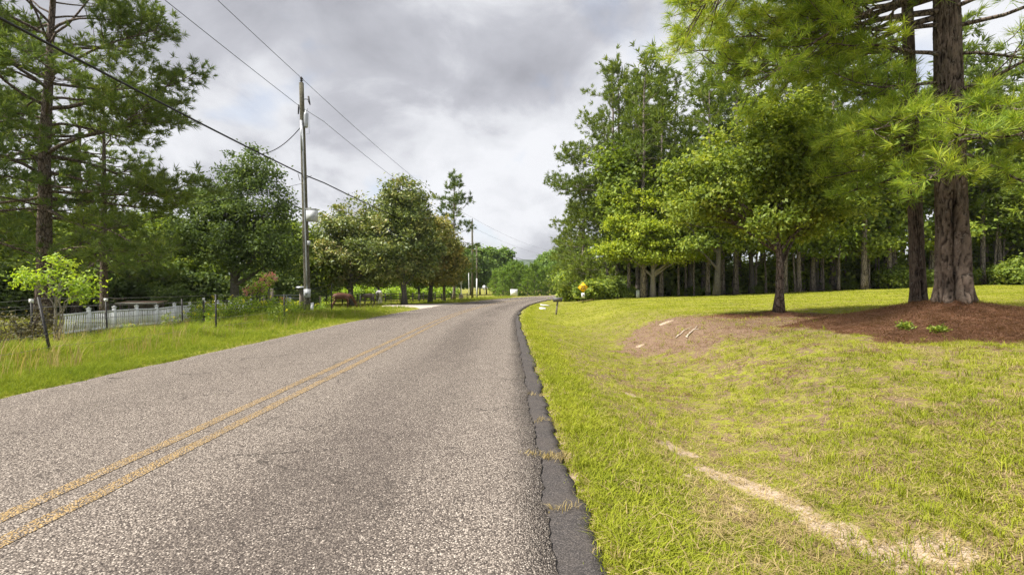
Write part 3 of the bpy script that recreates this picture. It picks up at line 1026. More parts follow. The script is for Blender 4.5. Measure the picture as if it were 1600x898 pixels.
# ------------------------------------------------------------------ oak on the lawn
oak_b = [(-.5, 0, 4.6, 2.2, 2.2, 1.6), (-2.2, -.2, 3.5, 1.5, 1.6, .8), (1.1, .1, 3.3, 1.6, 1.7, .9), (-.6, -.5, 3.1, 1.7, 1.5, .7), (-.1, .1, 6.2, 1.5, 1.6, 1.0), (-2.7, .3, 4.7, 1.1, 1.3, .7), (1.4, 0, 5.2, 1.0, 1.3, .7), (-1.5, 0, 5.8, 1.0, 1.2, .7)]
po = broad_parts(201, 6.6, .145, oak_b, 600, 64, .145, .46, .30, .5, .6, .5, .43, .8, lean=(.1, 0), limbs=13, tsides=14, trunk_top=.72)
tree_obj('oak_tree', 'small dark-trunked oak standing alone on the lawn in brown straw', 'tree', po, (OAK[0], OAK[1], gz(*OAK) - .03), M_bark_pine, M_oak)

# ------------------------------------------------------------------ edge of the woods on the lawn side
def gl(px, d):
    x, y = Wxy(px, d)
    return (x, y, gz(x, y) - .03)


pm = broad_parts(211, 9.6, .24, [(-.4, -.3, 5.4, 3.0, 3.0, 1.7), (-1.4, -.2, 8.2, 1.7, 2.0, 1.3), (1.6, -.5, 7.2, 2.0, 2.0, 1.3), (-3.2, -.6, 4.0, 1.7, 1.9, .7), (2.6, -.8, 4.2, 2.2, 2.0, .9), (.2, -.9, 3.5, 2.4, 1.8, .6), (-2.6, -.4, 6.4, 1.4, 1.6, .8), (3.4, -.4, 5.8, 1.3, 1.5, .8)], 560, 70, .225, .75, .25, .42, .7, .55, .42, .6, limbs=14)
maple = tree_obj('maple_tree', 'light green maple with a pale trunk in front of the woods', 'tree', pm, gl(1020, 41.5), M_bark_light, M_maple)
pm2 = broad_parts(212, 11.5, .26, [(0, 0, 7.0, 3.6, 3.4, 3.2), (1.0, -.3, 10.0, 2.6, 2.6, 2.2), (-2.2, -.4, 5.2, 2.4, 2.3, 1.5), (2.4, -.4, 5.0, 2.5, 2.2, 1.5)], 560, 66, .24, .85, .25, .5, .7, .5, .40, .5, limbs=12)
gum = tree_obj('gum_tree', 'leafy green tree at the wood edge between the maple and the oak', 'tree', pm2, gl(1120, 38.5), M_bark_grey, M_midgreen)

for px, d, s_, rz_, lab in ((1078, 43.5, 1.05, 1.1, 'leafy green tree in the wood edge just beside the maple'), (1175, 42.5, .95, 2.3, 'leafy green tree in the wood edge behind the small oak'), (985, 46.5, .9, 3.9, 'leafy green tree in the wood edge behind the utility pedestals'),
                            (1275, 43, 1.0, 5.0, 'leafy green tree in the wood edge past the small oak'), (1350, 42.5, .9, .4, 'leafy green tree in the wood edge before the slimmer near pine'), (1560, 41, .95, 2.9, 'leafy green tree in the wood edge past the massive pine')):
    place_copy(gum, gl(px, d), rz_, s_, lab)
tall = lambda f: np.interp(f, [0, .12, .4, .75, 1], [4.6, 5.6, 4.6, 3.0, 1.0])
pt = pine_parts(301, 22.5, .27, 8.0, tall, 40, size=.40, m=16, width=.06, el=(2, 55), sag=.3, lift=.8, spacing=.5, sub=.30, inner=.42, spread=1.15, density=.8, dead=6, puff=.9,
                extra=[(10.4, 182, 6.6, 2), (11.0, 170, 6.2, 4), (10.0, 192, 6.0, -2), (13.0, 178, 5.6, 8), (15, 186, 4.8, 12), (12.2, 196, 5.6, 6)])
tallp = tree_obj('pine_tree', 'tallest pine beside the road bend, with a long low limb over the road', 'tree', pt, gl(962, 47), M_bark_far, M_pine)
pd = pine_parts(302, 12.5, .22, 1.2, lambda f: np.interp(f, [0, .25, .7, 1], [3.0, 3.3, 2.3, .5]), 50, size=.45, m=17, width=.062, el=(-4, 50), sag=.25, lift=.7, spacing=.46, sub=.4, inner=.25, spread=1.0, density=.95)
densep = tree_obj('pine_tree', 'bushy mid green pine nearest the yellow diamond sign', 'tree', pd, gl(912, 50), M_bark_far, M_pine)
place_copy(densep, gl(893, 60), 1.3, .95, 'bushy pine behind the one by the yellow diamond sign')
place_copy(densep, gl(884, 72), 2.9, .8, 'bushy pine where the road goes out of sight behind the bend')
place_copy(densep, gl(948, 47), 4.1, 1.0, 'bushy pine under the tallest roadside pine')
place_copy(tallp, gl(1052, 50), 2.2, 1.0, 'tall pine with an open top behind the light green maple')
place_copy(tallp, gl(1012, 56), 4.0, .86, 'tall pine half hidden behind the tallest roadside pine')

# the woods: trunks one can tell apart, in rows
fp = [pine_parts(310 + k, 19 + k, .17 + .03 * k, 6.0 + .8 * k, lambda f: np.interp(f, [0, .3, 1], [2.6, 3.0, .7]), 28, size=.62, m=12, width=.10, el=(-6, 50), sag=.3, lift=.6, spacing=.58, sub=.38, inner=.3, spread=1.05, density=.8, dead=8, tsides=8) for k in range(3)]
fb = [broad_parts(320 + k, 10 + 2 * k, .11 + .03 * k, [(0, 0, 7 + k, 2.6, 2.6, 3.0), (.8, -.4, 4.6, 2.0, 2.0, 1.4), (-.9, .3, 10 + k, 2.0, 2.0, 2.2)], 200, 46, .36, 1.0, .3, .5, .7, .5, .36, .5, limbs=7, tsides=7) for k in range(3)]
GRP = 'trees in the woods behind the lawn'
rng = np.random.default_rng(77)
fsrc = []
spots = []
for row, (dep, cnt) in enumerate(((0.6, 27), (3.6, 23), (8.5, 18))):
    for k in range(cnt):
        x = 9.5 + (k + rng.random() * .9) / cnt * (46 + row * 6)
        y = np.interp(x, [8, 14, 23, 41, 60], [43.5, 41.5, 40, 39, 36.5]) + dep + rng.normal() * 1.0
        spots.append((x, y, row))
ORD = ('first second third fourth fifth sixth seventh eighth ninth tenth eleventh twelfth thirteenth fourteenth fifteenth sixteenth seventeenth eighteenth nineteenth twentieth '
       'twenty-first twenty-second twenty-third twenty-fourth twenty-fifth twenty-sixth twenty-seventh twenty-eighth twenty-ninth thirtieth').split()


def number_off(objs, fmt):
    """label alike things by their order across the view"""
    objs = sorted(objs, key=lambda o: o.location.x / max(o.location.y, .1))
    for k, o in enumerate(objs):
        o['label'] = fmt.format(ORD[min(k, len(ORD) - 1)])


front = []
for n_, (x, y, row) in enumerate(spots):
    isp = rng.random() < (.66 if row < 2 else .5)
    v = int(rng.integers(3)); key = ('p' if isp else 'b', v)
    loc = (x, y, gz(x, y) - .05)
    lab = ('straight pine ' if isp else 'leafy understorey tree ') + ('just inside the edge of the woods beyond the lawn' if row < 2 else 'deep in the woods beyond the lawn')
    grp = GRP + (', pines' if isp else ', leafy') + (', near' if row < 2 else ', deep')
    found = [o for kk, o in fsrc if kk == key]
    rz_, sc_ = rng.random() * 6.28, float(rng.uniform(.82, 1.12))
    if found:
        o = place_copy(found[0], loc, rz_, sc_, lab, grp)
    else:
        o = tree_obj('pine_tree' if isp else 'understorey_tree', lab, 'tree', fp[v] if isp else fb[v], loc, M_bark_far, M_pine if isp else M_midgreen, grp)
        fsrc.append((key, o))
    if row == 0:
        front.append(o)
number_off([o for o in front if o.name.startswith('pine')], '{} straight pine trunk from the maple along the front row of woods')
number_off([o for o in front if not o.name.startswith('pine')], '{} leafy tree from the maple along the front row of woods')

ps_ = pine_parts(318, 12.5, .085, 7.4, lambda f: np.interp(f, [0, .4, 1], [1.3, 1.4, .4]), 12, size=.6, m=12, width=.10, el=(0, 50), sag=.2, lift=.6, spacing=.6, sub=.4, inner=.3, spread=1.05, density=.8, dead=7, tsides=7)
slim = []
for k in range(30):
    x = 10 + (k + rng.random()) * 1.35
    y = np.interp(x, [8, 14, 23, 41, 60], [43.5, 41.5, 40, 39, 36.5]) + rng.uniform(-.3, 5.5)
    loc = (x, y, gz(x, y) - .05)
    if k == 0:
        o = tree_obj('pine_tree', 'slim pine', 'tree', ps_, loc, M_bark_far, M_pine, 'slim pines at the edge of the woods')
        o.rotation_euler = (rng.normal() * .02, rng.normal() * .02, 0)
    else:
        o = place_copy(slim[0], loc, rng.random() * 6.28, float(rng.uniform(.75, 1.15)))
        o.rotation_euler = (rng.normal() * .03, rng.normal() * .03, rng.random() * 6)
    slim.append(o)
number_off(slim, '{} slim bare-stemmed pine from the maple at the edge of the woods')

# bushes along the wood edge
def bush_parts(seed, h, w_, ncl, nl, ls, crad=.35, flat=.7):
    return broad_parts(seed, h, .035, [(0, 0, h * .5, w_ * .5, w_ * .5, h * .48), (w_ * .2, -.1, h * .35, w_ * .4, w_ * .4, h * .33), (-w_ * .22, .1, h * .4, w_ * .35, w_ * .4, h * .36)], ncl, nl, ls, crad, .15, flat, .6, .55, .34, 1.2, limbs=6, tsides=6,
                       stems=[(.25, .1, h * .5, .025), (-.2, .15, h * .5, .02), (.05, -.25, h * .45, .02)])


b1 = tree_obj('bush', 'green bush at the foot of the woods beyond the lawn', 'bush', bush_parts(331, 2.2, 3.0, 120, 46, .23, .5), gl(1590, 37), M_twig, M_midgreen, 'bushes at the foot of the woods')
edge_b = [b1]
for k in range(22):
    px = [1560, 1530, 1500, 1470, 1450, 1405, 1385, 1350, 1620, 1660, 1290, 1180, 1110, 1060, 985, 1330, 1240, 1148, 1085, 1575, 1420, 1700][k]
    d = 39.0 + rng.random() * 3.0 if k not in (8, 9, 21) else 36
    if px < 1380: d = 41.5 + rng.random() * 3
    edge_b.append(place_copy(b1, gl(px, d), rng.random() * 6, float(rng.uniform(.45, 1.0) if px > 1380 else rng.uniform(.3, .6))))
number_off(edge_b, '{} green bush from the maple along the foot of the woods')
for k in range(34):   # low growth deep in the woods
    x = 8 + (k + rng.random()) * 1.9
    y = np.interp(x, [8, 14, 23, 41, 60], [43.5, 41.5, 40, 39, 36.5]) + (5.5 if k % 2 else 10) + rng.random() * 2
    place_copy(b1, (x, y, gz(x, y) - .05), rng.random() * 6, (2.0, 2.0, float(rng.uniform(1.3, 2.2))), 'undergrowth bush deep in the woods between the trunks', 'undergrowth deep in the woods')
b2 = tree_obj('bush', 'low green bush beside the yellow diamond sign', 'bush', bush_parts(332, 1.9, 3.2, 100, 40, .28, .45), gl(927, 42), M_twig, M_midgreen)
for px, d, s_, lab in ((945, 43.5, .9, 'low green bush where the wood edge meets the verge'), (966, 45, 1.0, 'green bush below the tallest roadside pine'), (908, 58, 1.1, 'green bush behind the black mailbox'), (925, 52, 1.3, 'taller green bush behind the yellow diamond sign'), (916, 47, .6, 'small green bush just behind the yellow diamond sign')):
    place_copy(b2, gl(px, d), px * .37, s_, lab)

# ------------------------------------------------------------------ trees across the road
big = lambda f: np.interp(f, [0, .15, .35, .7, 1], [4.6, 5.6, 5.6, 4.4, 1.2])
pl1 = pine_parts(401, 18.5, .30, 4.6, big, 60, size=.29, m=24, width=.033, el=(2, 48), sag=.45, lift=.9, spacing=.42, sub=.34, lean=(.5, 0), inner=.46, spread=1.15, density=1.1, dead=5, puff=.95,
                 extra=[(6.0, 8, 6.2, 4), (7.6, 350, 6.0, 12), (9.6, 5, 6.2, 10), (5.2, 340, 5.4, -6), (8.4, 20, 5.6, 10), (11, 355, 5.6, 22), (12.4, 330, 5.0, 25), (10.4, 300, 4.5, 15)])
lp = tree_obj('pine_tree', 'large spreading pine with a thick trunk behind the lime-leaved shrub', 'tree', pl1, gl(66, 21), M_bark_pine, M_pine_dark)
pl2 = pine_parts(402, 12.5, .19, 2.6, lambda f: np.interp(f, [0, .3, 1], [3.8, 3.6, .8]), 40, size=.29, m=24, width=.033, el=(-10, 40), sag=.35, lift=.7, puff=.9, spacing=.42, sub=.4, inner=.3, spread=1.0, density=.85, dead=4)
lp2 = tree_obj('pine_tree', 'slimmer pine rising behind the white picket fence', 'tree', pl2, gl(163, 26), M_bark_pine, M_pine_dark)
place_copy(lp2, gl(118, 31), 4.4, 1.2, 'pine half hidden behind the slimmer pine by the white fence')
place_copy(lp2, gl(-45, 19), 2.0, 1.15, 'dark pine whose boughs hang in at the edge above the bronze bush')
place_copy(lp, gl(-95, 27), 3.3, .95, 'tall pine beyond the edge behind the large spreading pine')

pp = broad_parts(411, 11.8, .30, [(0, 0, 5.6, 3.6, 3.2, 2.8), (1.0, 0, 9.6, 1.8, 1.9, 2.3), (-2.3, .2, 8.3, 1.9, 2.0, 1.7), (2.0, -.3, 4.0, 2.8, 2.4, 2.2), (-3.0, -.2, 5.2, 1.9, 2.0, 1.5), (2.4, 0, 7.4, 1.6, 1.7, 1.3), (-.6, 0, 7.2, 1.6, 1.8, 1.4)], 620, 60, .225, .7, .22, .55, .5, .5, .40, .55, limbs=13, upb=.4)
pecan = tree_obj('pecan_tree', 'big dark green broadleaf tree behind the pink-flowering shrub', 'tree', pp, gl(367, 33), M_bark_grey, M_dkgreen)
pb = broad_parts(412, 8.2, .16, [(0, 0, 4.6, 3.2, 3.0, 3.0), (1.4, 0, 6.4, 2.0, 2.0, 1.6), (-1.6, 0, 3.4, 2.4, 2.2, 2.0)], 340, 58, .28, .85, .22, .55, .6, .5, .36, .6, limbs=9)
back = tree_obj('broadleaf_tree', 'light green tree behind the gap left of the dark broadleaf tree', 'tree', pb, gl(235, 42), M_bark_grey, M_midgreen)
for px, d, s_, lab in ((300, 40, .92, 'light green tree just behind the big dark broadleaf tree'), (462, 43, 1.0, 'green tree behind the tall power pole'), (430, 47, .95, 'green tree half hidden behind the dark broadleaf tree'),
                       (120, 40, 1.0, 'green tree seen between the two pine trunks'), (30, 38, 1.0, 'green tree behind the large spreading pine'), (185, 46, 1.1, 'green tree deep behind the slimmer pine'), (510, 60, .9, 'green tree behind the first magnolia'), (498, 50, .95, 'green tree filling the gap beside the first magnolia'), (592, 62, 1.1, 'green tree behind the gap between the first two magnolias'), (655, 66, 1.05, 'green tree behind the golden magnolia'), (265, 47, 1.15, 'green tree rising behind the tin-roofed shed')):
    place_copy(back, gl(px, d), px * .7, s_, lab)
bd = tree_obj('bush', 'dark green bush under the pines beyond the white fence', 'bush', bush_parts(413, 3.4, 4.4, 130, 42, .32, .6), gl(120, 33), M_twig, M_dkgreen, 'dark bushes beyond the fences')
dkb = [bd]
for px, d, s_ in ((30, 30, 1.0), (205, 34, 1.0), (250, 36, 1.15), (300, 37, .9), (75, 31, .9), (335, 38, .9), (400, 39, 1.0), (435, 40, 1.0), (475, 42, .9), (-30, 28, 1.0), (270, 32, .6), (165, 36, 1.1)):
    dkb.append(place_copy(bd, gl(px, d), px * .31, s_))
number_off(dkb, '{} dark bush from the picture edge under the trees beyond the fences')

pbs = tree_obj('bush', 'pale green scrub bush', 'bush', bush_parts(414, 2.2, 4.0, 90, 36, .35, .6), gl(560, 68), M_twig, M_limeleaf, 'scrub bushes behind the paddock')
pbl = [pbs]
for px, d, s_ in ((488, 62, .8), (510, 66, 1.0), (535, 70, .8), (586, 72, 1.0), (606, 70, .8), (628, 74, 1.1), (650, 76, .9), (668, 80, 1.0), (688, 84, 1.0), (703, 86, .9), (572, 76, 1.2), (520, 74, 1.2)):
    pbl.append(place_copy(pbs, gl(px, d), px * .4, s_))
number_off(pbl, '{} pale scrub bush from the power pole behind the horse paddock')
# magnolias along the paddock
pg = broad_parts(421, 9.6, .22, [(0, 0, 5.0, 3.5, 3.3, 3.0), (.3, 0, 7.6, 2.4, 2.4, 1.9), (-1.2, -.2, 3.6, 2.7, 2.5, 1.6), (1.3, -.2, 3.7, 2.7, 2.5, 1.7)], 460, 66, .265, .62, .15, .7, .5, .45, .40, .7, limbs=10, upb=.35)
mg = tree_obj('magnolia_tree', 'round magnolia with mixed green and tan leaves beside the power pole', 'tree', pg, gl(548, 44), M_bark_grey, M_magnolia)
mg.scale = (1.17, 1.17, 1.06)
pg2 = broad_parts(422, 10.8, .22, [(0, 0, 5.2, 3.2, 3.0, 3.1), (.1, 0, 8.6, 1.9, 1.9, 2.2), (-1.4, 0, 8.3, .8, .8, 2.0), (-.8, -.2, 3.7, 2.7, 2.4, 1.7)], 460, 66, .265, .60, .15, .7, .5, .45, .40, .7, limbs=10, upb=.35)
mg2 = tree_obj('magnolia_tree', 'tallest magnolia with spiky top shoots and a dark leaning trunk', 'tree', pg2, gl(632, 43), M_bark_grey, M_magnolia)
mg2.scale = (1.17, 1.17, 1.06)
pg3 = broad_parts(423, 8.6, .2, [(0, 0, 4.8, 3.0, 2.8, 2.9), (.2, 0, 7.0, 1.8, 1.8, 1.6), (1.0, -.2, 3.6, 2.4, 2.3, 1.5)], 380, 64, .27, .60, .15, .7, .5, .45, .40, .7, limbs=9, upb=.35)
mg3 = tree_obj('magnolia_tree', 'browning magnolia with golden leaves nearest the bend', 'tree', pg3, gl(672, 49), M_bark_grey, M_magnolia_gold)
mg3.scale = (1.17, 1.17, 1.06)
place_copy(mg3, gl(694, 56), 1.9, .92, 'smaller browning magnolia behind the golden one')
pq = pine_parts(431, 15.6, .2, 3.5, lambda f: np.interp(f, [0, .3, .6, 1], [2.8, 3.0, 2.6, .7]), 36, size=.5, m=16, width=.08, el=(-6, 50), sag=.25, lift=.8, spacing=.52, sub=.38, inner=.4, spread=1.0, density=.85)
tree_obj('pine_tree', 'dark pine with an open top rising behind the golden magnolia', 'tree', pq, gl(709, 61), M_bark_far, M_pine_dark)

# beyond the bend: young pines, then taller trees
py_ = pine_parts(441, 6.2, .09, .3, lambda f: np.interp(f, [0, .2, 1], [1.9, 2.0, .25]), 40, size=.48, m=13, width=.10, el=(0, 55), sag=.1, lift=.5, spacing=.45, sub=.4, inner=.2, spread=1.0, density=.8, tsides=6)
yp = tree_obj('young_pine', 'young bushy pine in the thicket beyond the bend', 'tree', py_, gl(800, 101), M_bark_far, M_youngpine, 'young pines beyond the bend')
yps = [yp]
for px, d, s_ in ((774, 104, .85), (786, 99, .8), (812, 103, 1.05), (824, 100, .9), (835, 105, 1.1), (846, 108, .95), (857, 110, 1.0), (868, 116, 1.0), (793, 108, 1.05), (818, 112, 1.1), (841, 116, 1.1), (780, 112, .95), (878, 122, 1.1), (888, 128, 1.2)):
    yps.append(place_copy(yp, gl(px, d), px * .9, s_))
number_off(yps, '{} young pine from the power poles in the thicket beyond the bend')
pf = broad_parts(442, 12, .2, [(0, 0, 6.5, 3.6, 3.4, 4.6), (.5, 0, 9.5, 2.6, 2.6, 2.6)], 280, 28, .75, 1.0, .2, .7, .7, .45, .34, .45, limbs=8, tsides=6)
ft = tree_obj('broadleaf_tree', 'tall green tree in the belt behind the young pines', 'tree', pf, gl(760, 128), M_bark_far, M_far, 'tall trees beyond the bend')
fts = [ft]
for px, d, s_ in ((750, 120, .95), (772, 132, 1.0), (786, 130, 1.0), (797, 138, .78), (812, 150, .58), (838, 165, .7), (850, 150, 1.0), (861, 140, 1.0), (872, 138, 1.0), (884, 135, 1.1), (826, 170, .52), (896, 130, 1.1), (735, 118, .95), (720, 112, .9), (700, 110, .9), (908, 120, 1.1)):
    fts.append(place_copy(ft, gl(px, d), px * .6, s_))
number_off(fts, '{} tall green tree, counting from the magnolias, in the belt beyond the bend')
pts_ = []
for px, d, s_ in ((655, 105, .6), (630, 108, .55), (600, 112, .5), (570, 105, .55), (540, 100, .6), (515, 96, .65), (680, 108, .75), (585, 120, .75), (620, 125, .7), (555, 122, .7)):
    pts_.append(place_copy(ft, gl(px, d), px * .6, s_, None, 'trees beyond the paddock'))
number_off(pts_, '{} far green tree from the power pole beyond the horse paddock')

# ------------------------------------------------------------------ power poles and lines
M_pole = bark_mat('weathered_pole', (.065, .06, .043), (.19, .18, .132), None, 1.2)
M_galv = plain('galvanised_steel', (.40, .42, .44), .45, .6, .15, 8)
M_boxgrey = plain('grey_enamel', (.52, .54, .56), .45, 0, .06, 5)
M_pvc = plain('white_plastic', (.72, .73, .72), .5, 0, .06, 5)
M_wire = plain('old_fence_wire', (.16, .155, .15), .6, .3, .2, 10)
M_black = plain('black_rubber', (.018, .018, .018), .6, 0, .2, 10)
M_darkmetal = plain('dark_metal', (.035, .033, .032), .55, .2, .25, 10)
M_wood = bark_mat('old_wood', (.09, .075, .06), (.30, .26, .215), None, 2.5)
M_whitevinyl = mat('white_vinyl', lambda t: principled(t, t.mix(t.ramp(t.noise(t.n('ShaderNodeTexCoord').outputs['Object'], 3.5, 6, .7), [(.5, 0), (.75, .5)]), (.90, .92, .92), (.70, .73, .67)), .55))


def wire_pts(a, b, sag, n=24):
    t = np.linspace(0, 1, n)[:, None]
    p = np.array(a) * (1 - t) + np.array(b) * t
    p[:, 2:3] -= sag * 4 * t * (1 - t)
    return p


P1 = np.array([*Wxy(481, 28.0), 0.]); P1[2] = gz(P1[0], P1[1])
P1top = W3(471, 130, 28.0)


def pole_axis(z):
    t = (z - P1[2]) / (P1top[2] - P1[2])
    return P1 + (P1top - P1) * t


root = thing('power_pole', 'tall grey wooden power pole with meter box and equipment cabinet by the wire fence', 'power pole', P1)
ln = np.array([pole_axis(z) - P1 for z in np.linspace(P1[2] - .1, P1top[2], 12)])
MB().tube(ln, np.linspace(.19, .125, 12), 18, wob=.05).build('pole', M_pole, root, True)


def at_pole(py, dx=0., dy=0.):
    z = Wz(py, 28.0)
    return pole_axis(z) - P1 + np.array([dx, dy, 0])


def disc_stack(mb, base, n, r=.075, pitch=.09):
    for k in range(n):
        mb.lathe([(0.001, 0), (r * .55, 0), (r, .02), (r * .9, .045), (r * .45, .06), (r * .4, pitch)], base + np.array([0, 0, k * pitch]), 12)


ins = MB(); disc_stack(ins, at_pole(130), 3, .10, .12)
ins.build('insulator', M_darkmetal, root, True)
ca = MB()
b = at_pole(156)
ca.tube(np.array([b, b + [.25, -.05, .02], b + [.42, -.05, -.02]]), .022, 6)
ca.tube(np.array([b + [.40, -.05, .18], b + [.44, -.05, -.12], b + [.5, -.05, -.32]]), [.05, .06, .03], 8)
ca.build('fuse_cutout', M_darkmetal, root, True)
ca = MB(); b = at_pole(170, -.16, -.1)
ca.tube(np.array([b + [0, 0, .2], b, b + [-.02, 0, -.35]]), [.03, .05, .035], 8)
ca.build('arrester', M_darkmetal, root, True)
tr_ = MB(); b = at_pole(200, .22, -.08)
tr_.lathe([(.001, 0), (.10, 0), (.12, .04), (.12, .78), (.10, .84), (.05, .86), (.03, 1.0), (.001, 1.0)], b, 16)
tf = tr_.build('transformer', M_galv, root, True)
MB().tube(np.array([b + [0, 0, .9], b + [.1, 0, 1.1], b + [.16, 0, .6], b + [.2, -.0, -.35], b + [.02, 0, -.4]]), .008, 5).build('jumper_wire', M_darkmetal, root)
cd = MB(); cd.tube(np.array([at_pole(py, .06, -.17) for py in (196, 240, 285, 360, 420, 452)]), .038, 10)
cd.build('conduit', M_galv, root, True)
cd = MB(); cd.tube(np.array([at_pole(py, .0, -.17) for py in (190, 235)]), .07, 10)
cd.build('conduit_sleeve', M_galv, root, True)
bx = MB(); c = at_pole(337, .42, -.05); bx.box(c, (.56, .32, .70)); bx.box(c + [0, -.165, .0], (.5, .012, .64))
cab = bx.build('equipment_cabinet', M_boxgrey, root)
MB().box(c + [.2, -.177, -.05], (.03, .02, .09)).build('latch', M_darkmetal, cab)
MB().box(c + [0, 0, .37], (.62, .38, .03)).build('lid', M_boxgrey, cab)
MB().box(at_pole(380, .22, -.12), (.14, .12, .26)).build('junction_box', M_boxgrey, root)
mb_ = MB(); c = at_pole(458, .1, -.24); mb_.box(c, (.34, .16, .48))
mbx = mb_.build('meter_box', M_boxgrey, root)
d_ = MB(); M4 = Matrix.Translation(c + np.array([0, -.1, .0])) @ Matrix.Rotation(R(90), 4, 'X')
prof = np.array([(.001, .05), (.07, .05), (.085, .03), (.085, 0)]); d_.lathe(prof[::-1], (0, 0, 0), 16)
d_.V = [np.array([(M4 @ Vector(v))[:] for v in d_.V[0]])]
d_.build('meter_dial', M_galv, mbx, True)
b = at_pole(489, .30, -.12)
MB().tube(np.array([b + [0, 0, -.1], b + [0, 0, .62]]), .085, 12).build('cable_guard', M_pvc, root, True)
g = MB()
b = at_pole(272); g.tube(np.array([b + [-.35, 0, .02], b + [-.25, 0, -.35], b + [.0, -.16, -.42], b + [.3, -.1, -.2], b + [.45, 0, -.1]]), .016, 6)
g.build('cable_loop', M_black, root, True)

# other poles by the bend
def simple_pole(px, d, pytop, r, label, m=M_pole, white=None):
    x, y = Wxy(px, d); z0 = gz(x, y)
    rt = thing('power_pole' if r > .06 else 'marker_post', label, 'power pole' if r > .06 else 'post', (x, y, z0))
    h = Wz(pytop, d) - z0
    MB().tube(np.array([[0, 0, -.1], [.02, 0, h * .5], [-.03, 0, h]]), [r, r * .85, r * .7], 12, wob=.05).build('pole', m, rt, True)
    if white:
        hz = Wz(white, d) - z0
        MB().tube(np.array([[.0, -r * 1.05, 0], [.0, -r * .95, hz]]), r * .62, 10).build('conduit', M_pvc, rt, True)
    return rt, h


q2, h2 = simple_pole(738, 76, 345, .19, 'tallest of the two power poles standing together at the bend')
mb_ = MB(); mb_.tube(np.array([[-.3, 0, h2 - 1.3], [-.3, 0, h2 - .3]]), .13, 10); mb_.build('transformer', M_galv, q2, True)
mb_ = MB(); disc_stack(mb_, np.array([0, 0, h2]), 3, .1, .12); mb_.build('insulator', M_darkmetal, q2, True)
q3, h3 = simple_pole(745, 72, 381, .15, 'shorter power pole with a white conduit on its lower half at the bend', M_pole, 435)
simple_pole(732.5, 70, 424, .055, 'slim pale post beside the power poles at the bend', M_pvc)


def cable(label, spans, r, m, nm='power_line'):
    mb = MB()
    pts = np.vstack([wire_pts(a, b, s)[(0 if k == 0 else 1):] for k, (a, b, s) in enumerate(spans)])
    mb.tube(pts, r, 6)
    return tag(mb.build(nm, m, None, True), label, 'cable')


A1 = pole_axis(Wz(122, 28)) ; A2 = np.array([*Wxy(738, 76), Wz(340, 76)])
cable('top bare wire passing over the tip of the tall power pole', [((-12.6, -16, A1[2] + .1), A1, .35), (A1, A2, .8), (A2, np.array([*Wxy(865, 150), 13.]), 1.0)], .013, M_darkmetal)
B1 = pole_axis(Wz(166, 28)); B2 = A2 - [0, 0, 1.5]
cable('second bare wire just below the tip of the tall power pole', [((-12.9, -16, B1[2] + .1), B1 - [.15, 0, 0], .35), (B1 + [.2, 0, 0], B2, .8), (B2, np.array([*Wxy(865, 150), 11.5]), 1.0)], .013, M_darkmetal)
K1 = pole_axis(Wz(272, 28)); K3 = np.array([*Wxy(745, 72), Wz(383, 72)])
cable('thick black cable strung halfway up the tall power pole', [((-11.5, -16, K1[2] + .2), K1 - [.1, .0, 0], .45), (K1 + [.15, 0, 0], K3, .55), (K3, np.array([*Wxy(866, 132), 7.6]), .5)], .036, M_black)
D1 = pole_axis(Wz(200, 28))
mb_ = MB(); mb_.tube(wire_pts(D1 - [.15, 0, 0], W3(395, 240, 31), .5), .024, 6)
tag(mb_.build('service_drop', M_black, None, True), 'black service cable running from the pole into the dark broadleaf tree', 'cable')
E1 = pole_axis(Wz(286, 28))
mb_ = MB(); mb_.tube(wire_pts(E1, W3(60, 345, 24), .3), .011, 6)
tag(mb_.build('service_drop', M_darkmetal, None, True), 'thin wire running from the pole across to the pines', 'cable')

# ------------------------------------------------------------------ wire fences on steel posts
def t_post(parent, x, y, h, tiltx=0., tilty=0., base=(0, 0, 0), cap=False):
    z = gz(x, y)
    m = MB()
    ax = np.array([tiltx, tilty, h]);
    p0 = np.array([x, y, z - .25]) - np.array(base)
    top = p0 + ax + np.array([0, 0, .25])
    m.tube(np.array([p0, top]), .028, 5)
    m.tube(np.array([p0 + [.02, -.03, 0], top + [.02, -.03, 0]]), .012, 4)
    for k in range(6):
        c = p0 + (top - p0) * (.35 + .1 * k)
        m.box(c + [0, -.035, 0], (.02, .03, .02))
    o = m.build('post', M_darkmetal, parent)
    if cap:
        MB().box(top + [0, 0, .03], (.07, .07, .1)).build('post_cap', M_pvc, o)
    return top + np.array(base)


def wire_fence(label, posts, heights, mesh_wires):
    x0, y0 = posts[0][:2]
    base = (x0, y0, gz(x0, y0))
    rt = thing('wire_fence', label, 'fence', base)
    tops = []
    for (x, y, h, tx, ty, cap) in posts:
        tops.append((np.array([x, y, gz(x, y)]), t_post(rt, x, y, h, tx, ty, base, cap)))
    for k, f in enumerate(heights):
        pts = []
        for (a, b) in tops:
            pts.append(a + (b - a) * f)
        mb = MB()
        for a, b in zip(pts[:-1], pts[1:]):
            mb.tube(wire_pts(a - np.array(base), b - np.array(base), .03, 6), .0036, 4)
        mb.build('wire', M_wire, rt)
    if mesh_wires:
        mb = MB()
        for (a0, b0), (a1, b1) in zip(tops[:-1], tops[1:]):
            L = np.linalg.norm(a1 - a0)
            for t in np.arange(.1, L, mesh_wires) / L:
                lo = a0 + (a1 - a0) * t + (b0 - a0) * (1 - t) * heights[0] + (b1 - a1) * t * heights[0]
                hi = a0 + (a1 - a0) * t + (b0 - a0) * (1 - t) * heights[-1] + (b1 - a1) * t * heights[-1]
                mb.tube(np.array([lo, hi]) - np.array(base), .0035, 3, cap=False)
        tag(mb.build('stay_wires', M_wire, rt), kind='stuff')
    return rt


